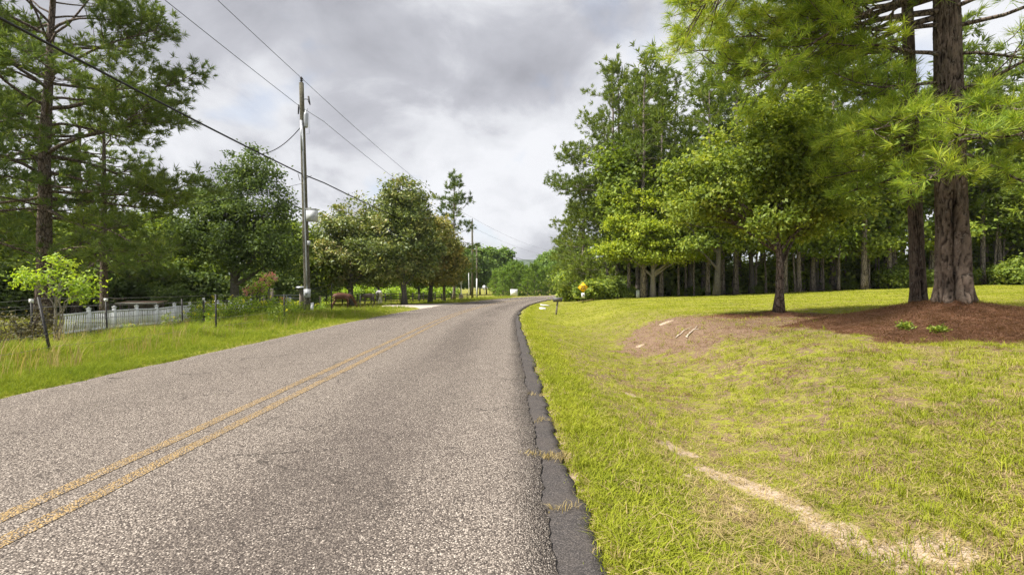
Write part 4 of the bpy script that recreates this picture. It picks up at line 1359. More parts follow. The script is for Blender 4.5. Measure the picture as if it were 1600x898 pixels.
f1 = []
for px, d, h, tx in ((-70, 8.0, 1.3, -.1), (86, 9.9, 1.36, -.44), (338, 15.6, 1.38, -.02), (444, 20.5, 1.3, 0), (518, 27, 1.85, 0), (563, 32.5, 1.2, 0), (583, 35.5, 1.1, 0), (611, 41, 1.1, 0)):
    x, y = Wxy(px, d); f1.append((x, y, h, tx, .1 if px == 86 else 0, False))
wire_fence('roadside wire fence on black steel posts, its near post leaning', f1, (.25, .45, .65, .85, .98), 0)
f2 = []
for px, d, h, cap in ((-60, 11.6, 1.4, False), (52, 12.6, 1.35, True), (168, 14.8, 1.3, True), (286, 18.4, 1.25, False), (320, 20, 1.2, True), (356, 22.5, 1.3, False), (408, 25, 1.2, False), (439, 27, 1.15, False), (456, 28.5, 1.15, False)):
    x, y = Wxy(px, d); f2.append((x, y, h, -.05, 0, cap))
wire_fence('inner woven wire fence in front of the white picket fence', f2, (.12, .28, .44, .6, .76, .92), .28)

# ------------------------------------------------------------------ white picket fence
def picket_fence():
    A = np.array(Wxy(93, 17.8)); B = np.array(Wxy(392, 32))
    n = 11
    base = (A[0], A[1], gz(*A))
    rt = thing('picket_fence', 'white plastic picket fence, its first panel sagging', 'fence', base)
    L = np.linalg.norm(B - A); u_ = (B - A) / L; rz = math.atan2(u_[1], u_[0])
    pm_ = MB().box((0, 0, .5), (.1, .1, 1.0)).box((0, 0, 1.02), (.13, .13, .04)).box((0, 0, 1.065), (.09, .09, .05), taper=.2).mesh('fence_post', M_whitevinyl)
    km = MB().box((0, 0, .45), (.05, .022, .8)).mesh('picket', M_whitevinyl)
    seg = L / n
    rm = MB().box((seg / 2, 0, 0), (seg - .1, .045, .07)).mesh('rail', M_whitevinyl)
    for k in range(n + 1):
        c = A + u_ * seg * k
        z = gz(*c) - base[2]
        if k > 0:
            o = obj('fence_post', pm_, rt, (c[0] - base[0], c[1] - base[1], z - .04)); o.rotation_euler = (0, 0, rz)
        if k == n: break
        c2 = A + u_ * seg * (k + 1)
        sag = -.07 if k == 0 else 0.
        slope = math.atan2(gz(*c2) - gz(*c) - sag, seg)
        for hz in (.14, .82):
            o = obj('rail', rm, rt, (c[0] - base[0], c[1] - base[1], z + hz + sag)); o.rotation_euler = (0, -slope, rz)
        for j in range(11):
            p = c + u_ * (.12 + (seg - .24) * j / 10)
            o = obj('picket', km, rt, (p[0] - base[0], p[1] - base[1], z + (sag * (1 - j / 10)) - .02))
            o.rotation_euler = (0, (.06 if k == 0 else 0) + random.uniform(-.012, .012), rz)


picket_fence()
# leaning wire panel by the fence gate
c = Wxy(135, 17.4)
rt = thing('wire_trellis', 'small black wire grid leaning on the white picket fence', 'trellis', (c[0], c[1], gz(*c)))
mb_ = MB()
for k in range(9): mb_.tube(np.array([[-.5 + .125 * k, 0, .05], [-.5 + .125 * k, .12, .5]]), .006, 4)
mb_.build('rods', M_darkmetal, rt)
mb_ = MB()
for z in (.05, .5): mb_.tube(np.array([[-.5, .12 * (z > .2), z], [.5, .12 * (z > .2), z]]), .011, 5)
for x in (-.5, .5): mb_.tube(np.array([[x, 0, .0], [x, .12, .5]]), .011, 5)
mb_.build('frame', M_darkmetal, rt)

# ------------------------------------------------------------------ low lean-to with a tin roof
c = Wxy(222, 29)
rt = thing('wood_rack', 'low open shed with rusty tin roof behind the white fence', 'shed', (c[0], c[1], gz(*c)), .1)
rt.scale = (.72, .72, .72)
M_rust = plain('rusty_tin', (.30, .20, .14), .7, .3, .4, 4)
for x in (-1.35, 0, 1.35):
    for y in (-.5, .5):
        MB().box((x, y, .6), (.09, .09, 1.2)).build('post', M_wood, rt)
rf = MB()
for k in range(14):
    rf.box((-1.53 + .235 * k, 0, 1.26 + .012 * (k % 2)), (.225, 1.5, .02), rot=Matrix.Rotation(R(6), 3, 'X'))
rf.build('roof', M_rust, rt)
MB().box((0, -.76, 1.2), (3.2, .03, .09)).build('fascia', plain('grey_board', (.5, .5, .48), .8), rt)
for k in range(6):
    MB().box((0, .52, .12 + .18 * k), (2.8, .03, .15)).build('plank', M_wood, rt)
for k in range(10):
    MB().tube(np.array([[-1.2 + .26 * k, -.35, .15 + .1 * (k % 3)], [-1.2 + .26 * k, .35, .15 + .1 * (k % 3)]]), .09, 8, wob=.2, seed=k).build('log', M_wood, rt)
for px, d in ((52, 24), ):
    pass

# ------------------------------------------------------------------ steel gate, signs, feeder
c = Wxy(424, 33); c2 = Wxy(470, 34.5)
Lg = float(np.linalg.norm(c2 - c)); rz = math.atan2(c2[1] - c[1], c2[0] - c[0])
rt = thing('pipe_gate', 'grey pipe gate hung with an orange and a blue sign', 'gate', (c[0], c[1], gz(*c)), rz)
for z in (.25, .5, .75, 1.0, 1.22):
    MB().tube(np.array([[0, 0, z], [Lg, 0, z]]), .024, 8).build('rail', M_galv, rt, True)
for x in (0, Lg * .5, Lg):
    MB().tube(np.array([[x, 0, .2], [x, 0, 1.25]]), .028, 8).build('upright', M_galv, rt, True)
for x in (-.15, Lg + .2):
    MB().tube(np.array([[x, 0, -.2], [x, 0, 1.75 if x < 0 else 1.3]]), .1, 10, wob=.1).build('post', M_wood, rt, True)
for (px, col, nm, lab) in ((441, (.62, .13, .03), 'orange_sign', 'orange board hung on the pipe gate'), (452.5, (.10, .22, .55), 'blue_sign', 'blue and white board hung on the pipe gate')):
    dd = 33.6
    c_ = Wxy(px, dd - .12)
    t_ = thing('gate_sign', lab, 'sign', (c_[0], c_[1], gz(*c_) + .95), rz)
    MB().box((0, 0, 0), (.4 if px < 450 else .3, .02, .32)).build('board', plain(nm + '_paint', col, .5, 0, .08), t_)
    if px > 450:
        MB().box((.06, -.0125, -.0), (.15, .004, .26)).build('white_patch', M_pvc, t_)
c = Wxy(470, 30.5)
rt = thing('bird_feeder', 'flat-topped bird table on a rough wooden post beside the power pole', 'bird feeder', (c[0], c[1], gz(*c)), .2)
MB().tube(np.array([[0, 0, -.1], [.02, 0, .8], [0, 0, 1.55]]), [.11, .10, .09], 9, wob=.2, seed=4).build('post', M_wood, rt, True)
MB().box((0, 0, 1.58), (.42, .36, .04)).build('tray', M_wood, rt)
MB().box((0, 0, 1.78), (.52, .46, .03), rot=Matrix.Rotation(R(10), 3, 'X')).build('roof', M_galv, rt)
for x in (-.18, .18): MB().box((x, 0, 1.68), (.03, .03, .2)).build('roof_post', M_wood, rt)
for px, d, h, lab in ((413, 31, 1.25, 'short wooden stub post among the yellow-flowered weeds'), (425, 30.5, 1.75, 'taller round wooden post among the yellow-flowered weeds'), (500, 33, 1.2, 'weathered wooden post with vines beside the power pole')):
    c = Wxy(px, d)
    tag(MB().tube(np.array([[0, 0, -.1], [.03, 0, h * .5], [0, 0, h]]), [.1, .09, .085], 10, wob=.15, seed=px).build('wooden_post', M_wood, None, True, (c[0], c[1], gz(*c))), lab, 'post')

# dark rail fence of the paddock
def rail_fence(label, pts, h=1.15, rails=(.35, .7, 1.05), m=M_darkmetal):
    base = (pts[0][0], pts[0][1], gz(*pts[0]))
    rt = thing('rail_fence', label, 'fence', base)
    for k, p in enumerate(pts):
        MB().tube(np.array([[p[0] - base[0], p[1] - base[1], gz(*p) - base[2] - .1], [p[0] - base[0], p[1] - base[1], gz(*p) - base[2] + h]]), .07, 7).build('post', M_wood if m is None else m, rt)
    for p, q in zip(pts[:-1], pts[1:]):
        a = np.array([p[0], p[1], gz(*p)]) - base; b_ = np.array([q[0], q[1], gz(*q)]) - base
        for r_ in rails:
            MB().tube(np.array([a + [0, -.06, r_], b_ + [0, -.06, r_]]), .045, 6).build('rail', M_wood if m is None else m, rt)


M_darkwood = plain('dark_stained_wood', (.055, .05, .043), .85, 0, .3, 6)
rail_fence('dark wooden rail fence across the paddock behind the horses', [Wxy(px, d) for px, d in ((486, 50), (510, 51), (535, 52), (558, 53), (580, 54), (602, 55), (625, 56), (645, 57), (662, 58), (680, 60))], 1.15, (.4, .75, 1.05), M_darkwood)
rail_fence('low dark rail fence along the verge near the bend', [Wxy(px, d) for px, d in ((655, 57), (672, 60), (690, 63), (705, 66), (718, 69), (730, 73))], 1.0, (.45, .85), M_darkwood)

# ------------------------------------------------------------------ horses
def horse(label, loc, rz, col, dark, sc=1.0, graze=True):
    rt = thing('horse', label, 'horse', loc, rz)
    # skeleton: x forward, z up
    J = [(0, 0, 1.08, .25), (.38, 0, 1.05, .25), (.72, 0, 1.10, .24), (-.40, 0, 1.12, .26), (-.66, 0, 1.06, .20)]
    E = [(0, 1), (1, 2), (0, 3), (3, 4)]
    def add(chain, start):
        p = start
        for c in chain:
            J.append(c); E.append((p, len(J) - 1)); p = len(J) - 1
    if graze:
        add([(.98, 0, 1.06, .17), (1.22, 0, .80, .125), (1.40, 0, .52, .11), (1.46, 0, .36, .10), (1.58, 0, .17, .065), (1.62, 0, .08, .055)], 2)
    else:
        add([(.95, 0, 1.28, .16), (1.16, 0, 1.48, .12), (1.30, 0, 1.58, .11), (1.46, 0, 1.50, .085), (1.66, 0, 1.34, .06)], 2)
    for sy in (-.15, .15):
        add([(.68, sy, .80, .12), (.72, sy, .55, .068), (.70, sy, .46, .06), (.70, sy, .16, .042), (.73, sy, .05, .058), (.75, sy, .0, .06)], 2)
        add([(-.52, sy, .86, .16), (-.42, sy, .66, .10), (-.62, sy, .48, .062), (-.66, sy, .44, .055), (-.62, sy, .16, .043), (-.58, sy, .05, .058), (-.56, sy, 0, .06)], 3)
    bm = bmesh.new()
    sk = bm.verts.layers.skin.verify()
    vs = [bm.verts.new(j[:3]) for j in J]
    for a, b_ in E: bm.edges.new((vs[a], vs[b_]))
    for v, j in zip(vs, J): v[sk].radius = (j[3], j[3])
    vs[0][sk].use_root = True
    me = bpy.data.meshes.new('body'); bm.to_mesh(me); bm.free()
    me.materials.append(col)
    o = obj('body', me, rt)
    o.modifiers.new('skin', 'SKIN').use_smooth_shade = True
    o.modifiers.new('sub', 'SUBSURF').levels = 1
    o.modifiers['sub'].render_levels = 2
    MB().tube(np.array([[-.82, 0, 1.16], [-.94, 0, 1.02], [-.97, 0, .70], [-.95, 0, .38]]), [.035, .05, .06, .02], 8, wob=.2).build('tail', dark, rt, True)
    mn = MB()
    ml = [(.86, 1.30), (1.06, 1.16), (1.26, .88), (1.42, .60)] if graze else [(.80, 1.32), (1.0, 1.52), (1.16, 1.66), (1.30, 1.72)]
    mn.tube(np.array([[x, .02, z] for x, z in ml]), [.05, .08, .07, .04], 6, wob=.3)
    mn.build('mane', dark, rt, True)
    hd = np.array([1.40, 0, .50]) if graze else np.array([1.28, 0, 1.66])
    for sy in (-.06, .06):
        MB().tube(np.array([hd + [0.0, sy, .06], hd + [.06 if not graze else -.05, sy * 1.3, .18]]), [.03, .006], 6).build('ear', col, rt)
    rt.scale = (sc * .84, sc, sc * 1.05)
    return rt


M_bay = plain('bay_coat', (.105, .043, .025), .6, 0, .25, 5)
M_blackhair = plain('black_hair', (.012, .011, .011), .6)
M_greyhorse = plain('dun_coat', (.22, .17, .145), .7, 0, .2, 5)
M_whitehorse = plain('white_coat', (.72, .71, .69), .7, 0, .08, 5)
x, y = Wxy(531, 38.5)
horse('bay horse with a black tail grazing beside the first magnolia trunk', (x, y, gz(x, y)), R(25), M_bay, M_blackhair, 1.02)
x, y = Wxy(578, 50)
horse('small dun horse grazing along the dark rail fence', (x, y, gz(x, y)), R(183), M_greyhorse, M_blackhair, .88)
x, y = Wxy(592.5, 52.5)
horse('white horse with a dark tail seen from behind by the rail fence', (x, y, gz(x, y)), R(97), M_whitehorse, M_blackhair, 1.12)

# ------------------------------------------------------------------ things at the bend
c = Wxy(757, 82)
rt = thing('stop_sign', 'back of an eight-sided traffic sign on a post at the bend', 'traffic sign', (c[0], c[1], gz(*c)))
a8 = np.arange(8) * math.pi / 4 + math.pi / 8
MB().prism(np.stack([np.cos(a8), np.sin(a8)], -1) * .41, .012, Matrix.Translation((0, -.03, 1.75))).build('plate', plain('bare_aluminium', (.42, .42, .43), .4, .5, .08), rt)
MB().prism(np.stack([np.cos(a8), np.sin(a8)], -1) * .40, .004, Matrix.Translation((0, -.03 + .0085, 1.75))).build('face', plain('red_sign_face', (.5, .02, .02), .4), rt)
MB().box((0, -.055, 1.1), (.05, .03, 2.3)).build('post', M_galv, rt)
c = Wxy(803, 86)
rt = thing('white_sign', 'square white notice board on the verge in front of the young pines', 'sign', (c[0], c[1], gz(*c)), .05)
MB().box((0, 0, .78), (1.2, .03, 1.15)).build('board', plain('white_board', (.80, .81, .81), .5, 0, .04), rt)
for x in (-.62, .62): MB().box((x, .02, .65), (.05, .05, 1.5)).build('post', M_pvc, rt)
lg = MB(); lg.box((-.36, -.019, 1.17), (.16, .004, .14)); lg.build('emblem', plain('dark_print', (.03, .05, .04), .6), rt)
MB().box((.1, -.019, 1.15), (.55, .004, .05)).build('lettering', plain('grey_print', (.5, .52, .5), .6), rt)
c = Wxy(720.5, 66)
rt = thing('yard_post', 'white post with a box and round lamp arm on a stone plinth', 'yard post', (c[0], c[1], gz(*c)))
st = MB(); st.box((0, 0, .35), (.55, .5, .7)); st.box((0, 0, .73), (.65, .6, .06)); st.build('plinth', plain('field_stone', (.36, .31, .26), .9, 0, .35, 7), rt)
MB().tube(np.array([[0, 0, .7], [0, 0, 2.2]]), .07, 8).build('post', M_pvc, rt, True)
MB().box((0, 0, 2.4), (.32, .3, .42)).box((0, 0, 2.63), (.4, .38, .05)).build('box', M_pvc, rt)
MB().tube(np.array([[-.15, 0, 2.35], [-.5, 0, 2.4], [-.62, 0, 2.34]]), .03, 6).build('arm', M_pvc, rt, True)
MB().lathe([(.001, -.14), (.11, -.1), (.15, 0), (.11, .1), (.001, .14)], (-.62, 0, 2.22), 12).build('lamp_globe', M_pvc, rt, True)
MB().box((.04, -.1, .86), (.2, .16, .2)).build('bracket', M_pvc, rt)

# mailboxes
def mailbox(label, px, d, boxm, postm, lean, hb, rz, flag=True):
    x, y = Wxy(px, d)
    rt = thing('mailbox', label, 'mailbox', (x, y, gz(x, y)), rz)
    MB().box((lean * .5, 0, hb * .5 - .1), (.09, .09, hb + .2), rot=Matrix.Rotation(math.atan2(lean, hb), 3, 'Y')).build('post', postm, rt)
    a = np.linspace(0, math.pi, 10)
    prof = np.vstack([np.stack([np.cos(a) * .10, .14 + np.sin(a) * .10], -1), [[-.10, 0], [.10, 0]]])
    M = Matrix.Translation((lean, 0, hb)) @ Matrix.Rotation(R(90), 4, 'Z')
    bo = MB().prism(prof, .54, M).build('box', boxm, rt)
    prof2 = prof * 1.03
    MB().prism(prof2, .015, M @ Matrix.Translation((0, -.277, -.003))).build('door', boxm, bo)
    MB().box((lean, 0, hb - .02), (.5, .14, .03)).build('support_board', postm, rt)
    if flag:
        MB().box((lean + .1, -.113, hb + .22), (.02, .01, .18)).build('flag', plain('red_flag', (.5, .03, .02), .5), bo)
    return rt


M_boxdark = plain('dull_grey_paint', (.13, .125, .13), .55, .2, .2, 9)
mailbox('grey mailbox on a leaning weathered wooden post beside the ditch', 868.5, 29.5, M_boxdark, M_wood, .10, .82, R(6), False)
mailbox('black mailbox on a post farther off at the bend', 884.5, 62, M_black, M_wood, .0, .95, R(10))

# yellow diamond sign
def text_obj(body, size, m, parent, loc, rot=(R(90), 0, 0)):
    cu = bpy.data.curves.new('lettering', 'FONT')
    cu.body = body; cu.size = size; cu.align_x = 'CENTER'; cu.align_y = 'CENTER'; cu.extrude = .001; cu.offset = .012
    cu.materials.append(m)
    o = bpy.data.objects.new('lettering', cu)
    C.objects.link(o)
    o.location = loc; o.rotation_euler = rot
    bpy.context.view_layer.update()
    dg = bpy.context.evaluated_depsgraph_get()
    me = bpy.data.meshes.new_from_object(o.evaluated_get(dg))
    bpy.data.objects.remove(o)
    o = obj('lettering', me, parent, loc); o.rotation_euler = rot
    return o


c = Wxy(911, 39)
rt = thing('warning_sign', 'yellow diamond warning sign with a small white plate below, at the wood edge', 'traffic sign', (c[0], c[1], gz(*c)), -.08)
zc = 1.5 - gz(*c)
M_yel = plain('yellow_sign_paint', (.88, .52, .01), .45, 0, .06, 3)
hd_ = .43
a4 = np.arange(4) * math.pi / 2
di = MB().prism(np.stack([np.cos(a4), np.sin(a4)], -1) * hd_, .008, Matrix.Translation((0, 0, zc))).build('diamond', M_yel, rt)
M_print = plain('black_print', (.02, .02, .02), .6)
text_obj('BLIND', .14, M_print, di, (0, -.007, zc + .08)); text_obj('DRIVE', .14, M_print, di, (0, -.007, zc - .09))
bo_ = MB()
for k in range(4):
    p = np.array([math.cos(a4[k]), 0, math.sin(a4[k])]) * (hd_ - .035); q = np.array([math.cos(a4[(k + 1) % 4]), 0, math.sin(a4[(k + 1) % 4])]) * (hd_ - .035)
    bo_.tube(np.array([p, q]) + [0, -.006, zc], .006, 4)
bo_.build('border', M_print, di)
pl_ = MB().box((0, -.004, zc - hd_ - .21), (.25, .006, .38)).build('white_plate', plain('white_plate', (.78, .78, .82), .5, 0, .05), rt)
MB().box((0, -.009, zc - hd_ - .19), (.11, .003, .12)).build('symbol', plain('blue_print', (.05, .05, .12), .5), pl_)
MB().box((0, .022, zc * .5 + .08), (.055, .03, zc + .6)).build('post', M_darkmetal, rt)

# cable pedestals by the maple
for px, d, h, lab in ((996.5, 41.3, .62, 'pale green utility pedestal beside the maple trunk'), (1002, 41.6, .42, 'shorter utility pedestal beside the taller one')):
    c = Wxy(px, d)
    rt = thing('utility_pedestal', lab, 'pedestal', (c[0], c[1], gz(*c)), .1)
    MB().box((0, 0, h * .5), (.24, .24, h)).build('body', plain('pale_green_enamel', (.42, .47, .42), .6), rt)
    MB().box((0, 0, h + .02), (.27, .27, .06), taper=.85).build('cap', plain('pale_green_enamel', (.42, .47, .42), .6), rt)

# broken pale concrete on the verge
for k, (px, d, sx, sy, lab) in enumerate(((848, 34.5, .55, .9, 'nearer white concrete slab lying on the verge by the road'), (851.5, 40.5, .62, .8, 'farther white concrete slab lying on the verge by the road'))):
    c = Wxy(px, d)
    rg = np.random.default_rng(k + 3)
    a = np.linspace(0, 2 * math.pi, 11, endpoint=False)
    poly = np.stack([np.cos(a) * sx * .5 * (.75 + .4 * rg.random(11)), np.sin(a) * sy * .5 * (.75 + .4 * rg.random(11))], -1)
    o = MB().prism(poly, .12, Matrix.Rotation(R(-90), 4, 'X')).build('concrete_slab', plain('pale_concrete', (.72, .70, .66), .9, 0, .12, 9), None, False, (c[0], c[1], gz(*c) + .05))
    o.rotation_euler = (.05, .06, k)
    tag(o, lab, 'slab')

# bare sticks on the bank
M_stick = plain('bleached_wood', (.45, .38, .31), .9, 0, .25, 12)
for k, (px, py, d, L, az, lab) in enumerate(((1068, 520, 14.3, .75, 35, 'bleached stick lying on the bare bank, farther one'), (1082, 526, 13.9, .8, 48, 'bleached forked stick lying on the bare bank'), (1076, 528, 13.7, .45, 62, 'short bleached stick beside the forked one'))):
    x, y = Wxy(px, d)
    rg = np.random.default_rng(k)
    n_ = 8
    pts = []
    for i_ in range(n_):
        t = i_ / (n_ - 1) - .5
        xx = x + math.cos(R(az)) * L * t; yy = y + math.sin(R(az)) * L * t
        pts.append([xx - x + rg.normal() * .015, yy - y + rg.normal() * .015, gz(xx, yy) - gz(x, y) + .02 + rg.random() * .02])
    m = MB().tube(np.array(pts), np.linspace(.024, .01, n_), 7, wob=.2)
    if k == 1:
        p = np.array(pts[4]); m.tube(np.array([p, p + [.12, -.02, .03], p + [.26, .0, .02]]), [.014, .01, .006], 5)
    tag(m.build('stick', M_stick, None, True, (x, y, gz(x, y))), lab, 'stick')

# ------------------------------------------------------------------ shrubs and weeds across the road
ps = broad_parts(501, 2.9, .05, [(0, 0, 2.1, .95, .9, .45), (.6, 0, 1.7, .6, .6, .38), (-.85, 0, 2.05, .5, .5, .3), (.1, 0, 2.6, .4, .4, .25)], 62, 24, .115, .26, .4, .6, .5, .5, .36, 1.4, limbs=7, tsides=7, stems=[(.35, 0, 1.6, .035), (-.35, .1, 1.7, .03), (.55, .1, 1.4, .03)])
tree_obj('shrub', 'lime-leaved shrub with pale bare stems by the leaning fence post', 'shrub', ps, gl(88, 15.2), M_bark_light, M_limeleaf, twigm=M_bark_light)
tree_obj('bush', 'sparse bronze bush beside the leaning fence post', 'bush', bush_parts(502, 1.5, 1.4, 60, 26, .07, .22), gl(42, 12.4), M_twig, M_brownbush)
pc_ = broad_parts(503, 2.6, .03, [(0, 0, 1.75, .8, .6, .5), (.6, 0, 2.25, .5, .4, .35)], 60, 18, .1, .2, .3, .7, .5, .5, .3, 1.5, limbs=6, tsides=6, stems=[(.4, 0, 1.5, .02), (-.3, 0, 1.4, .02)])
cm = tree_obj('flowering_shrub', 'pink-flowering shrub leaning above the yellow weeds', 'shrub', pc_, gl(402, 26), M_twig, M_limeleaf)
rg = np.random.default_rng(9)
hc = np.array([(-.6, 0, 1.55), (-.3, -.1, 1.75), (0, -.1, 1.95), (.25, 0, 2.15), (.5, -.1, 2.35), (.75, 0, 2.5), (.35, -.1, 1.75), (.6, 0, 2.0), (-.1, 0, 1.65), (.9, 0, 2.3)])
Pp = (hc[:, None] + rg.normal(size=(10, 40, 3)) * [.09, .09, .11]).reshape(-1, 3)
Vp, Fp = leaf_quads(rg, Pp, rand_unit(rg, 400), .10 * (.7 + .6 * rg.random(400)), .8)
tag(obj('blossom', make_mesh('blossom', Vp, [Fp], {'rnd': rg.random(400), 'clu': np.repeat(rg.random(10), 40)}, M_pink), cm), kind='stuff')


def weed(seed, h, nst, fl):
    rg = np.random.default_rng(seed)
    st = MB(); P, Cc, FP = [], [], []
    for k in range(nst):
        d0 = unit(np.array([rg.normal() * .22, rg.normal() * .22, 1.]))
        ln = bend(rg, (rg.normal() * .12, rg.normal() * .12, 0), d0, h * rg.uniform(.65, 1.05), 6, .0, .0, .2)
        st.tube(ln, np.linspace(.012, .004, 7), 4, cap=False)
        for q in range(9):
            t = .15 + .85 * q / 9
            i_ = min(int(t * 6), 5)
            p = ln[i_] + (ln[i_ + 1] - ln[i_]) * (t * 6 - i_)
            for w_ in range(5):
                P.append(p + rg.normal(size=3) * [.1, .1, .05]); Cc.append(rg.random())
        if rg.random() < fl: FP.append(ln[-1])
    P = np.array(P)
    V, F = leaf_quads(rg, P, unit(rand_unit(rg, len(P)) * .8 + [0, 0, .7]), .13 * (.6 + .7 * rg.random(len(P))), .45)
    leaf = (V, F, rg.random(len(F)), np.array(Cc))
    flw = None
    if FP:
        FP = np.array(FP)
        Q = (FP[:, None] + rg.normal(size=(len(FP), 8, 3)) * .03).reshape(-1, 3)
        V2, F2 = leaf_quads(rg, Q, unit(rand_unit(rg, len(Q)) + [0, -.5, .5]), np.full(len(Q), .09), .6)
        flw = (V2, F2, rg.random(len(F2)), rg.random(len(F2)))
    return st, leaf, flw


def weed_obj(seed, h, nst, fl, label, group, loc, lm):
    st, lf, fw = weed(seed, h, nst, fl)
    rt = thing('weed', label, 'plant', loc, 0, group)
    tag(obj('stems', st.mesh('stems', plain('green_stem', (.13, .18, .04), .8), True), rt), kind='stuff')
    tag(obj('leaves', make_mesh('leaves', lf[0], [lf[1]], {'rnd': lf[2], 'clu': lf[3]}, lm), rt), kind='stuff')
    if fw:
        tag(obj('blossom', make_mesh('blossom', fw[0], [fw[1]], {'rnd': fw[2], 'clu': fw[3]}, M_yellowfl), rt), kind='stuff')
    return rt


WG = 'tall weeds around the wire fences'
LW = 'tall leafy weed with small yellow flowers among the wire fence posts'
srcs = [weed_obj(510 + k, 1.15 + .15 * k, 6, .3, LW, WG, gl(340 + 25 * k, 20 + k), M_limeleaf if k != 1 else M_midgreen) for k in range(3)]
rg = np.random.default_rng(55)
for k in range(40):
    px = rg.uniform(300, 480); d = rg.uniform(18.5, 28) if px < 440 else rg.uniform(24, 31)
    place_copy(srcs[k % 3], gl(px, d), rg.random() * 6, float(rg.uniform(.6, 1.15)), LW, WG)
for k, (px, d, s_) in enumerate(((205, 17.5, .5), (262, 18.5, .7), (505, 31, .9), (497, 30, .8))):
    place_copy(srcs[k % 3], gl(px, d), k, s_, 'leafy weed in front of the white picket fence' if px < 400 else 'leafy weed climbing beside the power pole', 'weeds by the picket fence' if px < 400 else 'weeds by the power pole')
# seedlings on the straw mound
for k, (px, d, s_, lab) in enumerate(((1416, 9.9, .42, 'low green seedling clump on the straw mound below the slim pine'), (1470, 9.3, .26, 'tiny green seedling on the straw mound below the massive pine'))):
    x, y = Wxy(px, d)
    o_ = weed_obj(540 + k, .5 * (s_ + .3), 7, 0, lab, None, (x, y, gz(x, y) - .03), M_midgreen)
    o_.scale = (.5, .5, .5)

# ------------------------------------------------------------------ grass
def blade_clump(seed, nbl, r, h, w_, lean=.5):
    rg = np.random.default_rng(seed)
    V, F3, F4 = [], [], []
    for k in range(nbl):
        p = np.array([rg.normal() * r * .5, rg.normal() * r * .5, -.01])
        az = rg.random() * 6.283
        o = np.array([math.cos(az), math.sin(az), 0])
        hh = h * rg.uniform(.5, 1.15); ln_ = lean * rg.uniform(.25, 1.3) * hh
        sd_ = np.array([-o[1], o[0], 0]) * w_ * .5
        b = len(V)
        m_ = p + o * ln_ * .32 + [0, 0, hh * .62]
        V += [p - sd_, p + sd_, m_ + sd_ * .8, m_ - sd_ * .8, p + o * ln_ + [0, 0, hh]]
        F4.append([b, b + 1, b + 2, b + 3]); F3.append([b + 3, b + 2, b + 4])
    rn = rg.random(nbl)
    return np.array(V), F3, F4, np.concatenate([rn, rn])


def grass_mat(name, a, b, c, dry):
    def f(t):
        r = t.n('ShaderNodeAttribute', attribute_name='rnd').outputs['Fac']
        oi = t.n('ShaderNodeObjectInfo').outputs['Random']
        geo = t.n('ShaderNodeNewGeometry').outputs['Position']
        nz = t.noise(geo, .5, 4, .6)
        fac = t.math('ADD', t.math('ADD', t.math('MULTIPLY', r, .25), t.math('MULTIPLY', oi, .35)), t.math('MULTIPLY', t.ramp(nz, [(.3, 0), (.7, 1)]), .4))
        col = t.ramp(fac, [(.1, a), (.5, b), (.85, c), (.97, dry)])
        d = t.n('ShaderNodeBsdfDiffuse', ins={'Color': col}).outputs[0]
        tr = t.n('ShaderNodeBsdfTranslucent', ins={'Color': t.mix(1., col, (1.1, 1.1, .5), 'MULTIPLY')}).outputs[0]
        return t.n('ShaderNodeMixShader', ins={0: .35, 1: d, 2: tr}).outputs[0]
    return mat(name, f)


M_lawn = grass_mat('lawn_blades', (.155, .20, .022), (.29, .325, .034), (.42, .425, .06), (.48, .39, .17))
M_straw = grass_mat('fallen_needles', (.10, .052, .034), (.175, .098, .064), (.26, .16, .105), (.36, .26, .18))
M_tallgrass = grass_mat('tall_grass_blades', (.13, .195, .028), (.26, .32, .042), (.39, .415, .075), (.50, .44, .2))
M_dry = grass_mat('dry_blades', (.30, .24, .10), (.42, .33, .16), (.52, .42, .22), (.56, .48, .3))


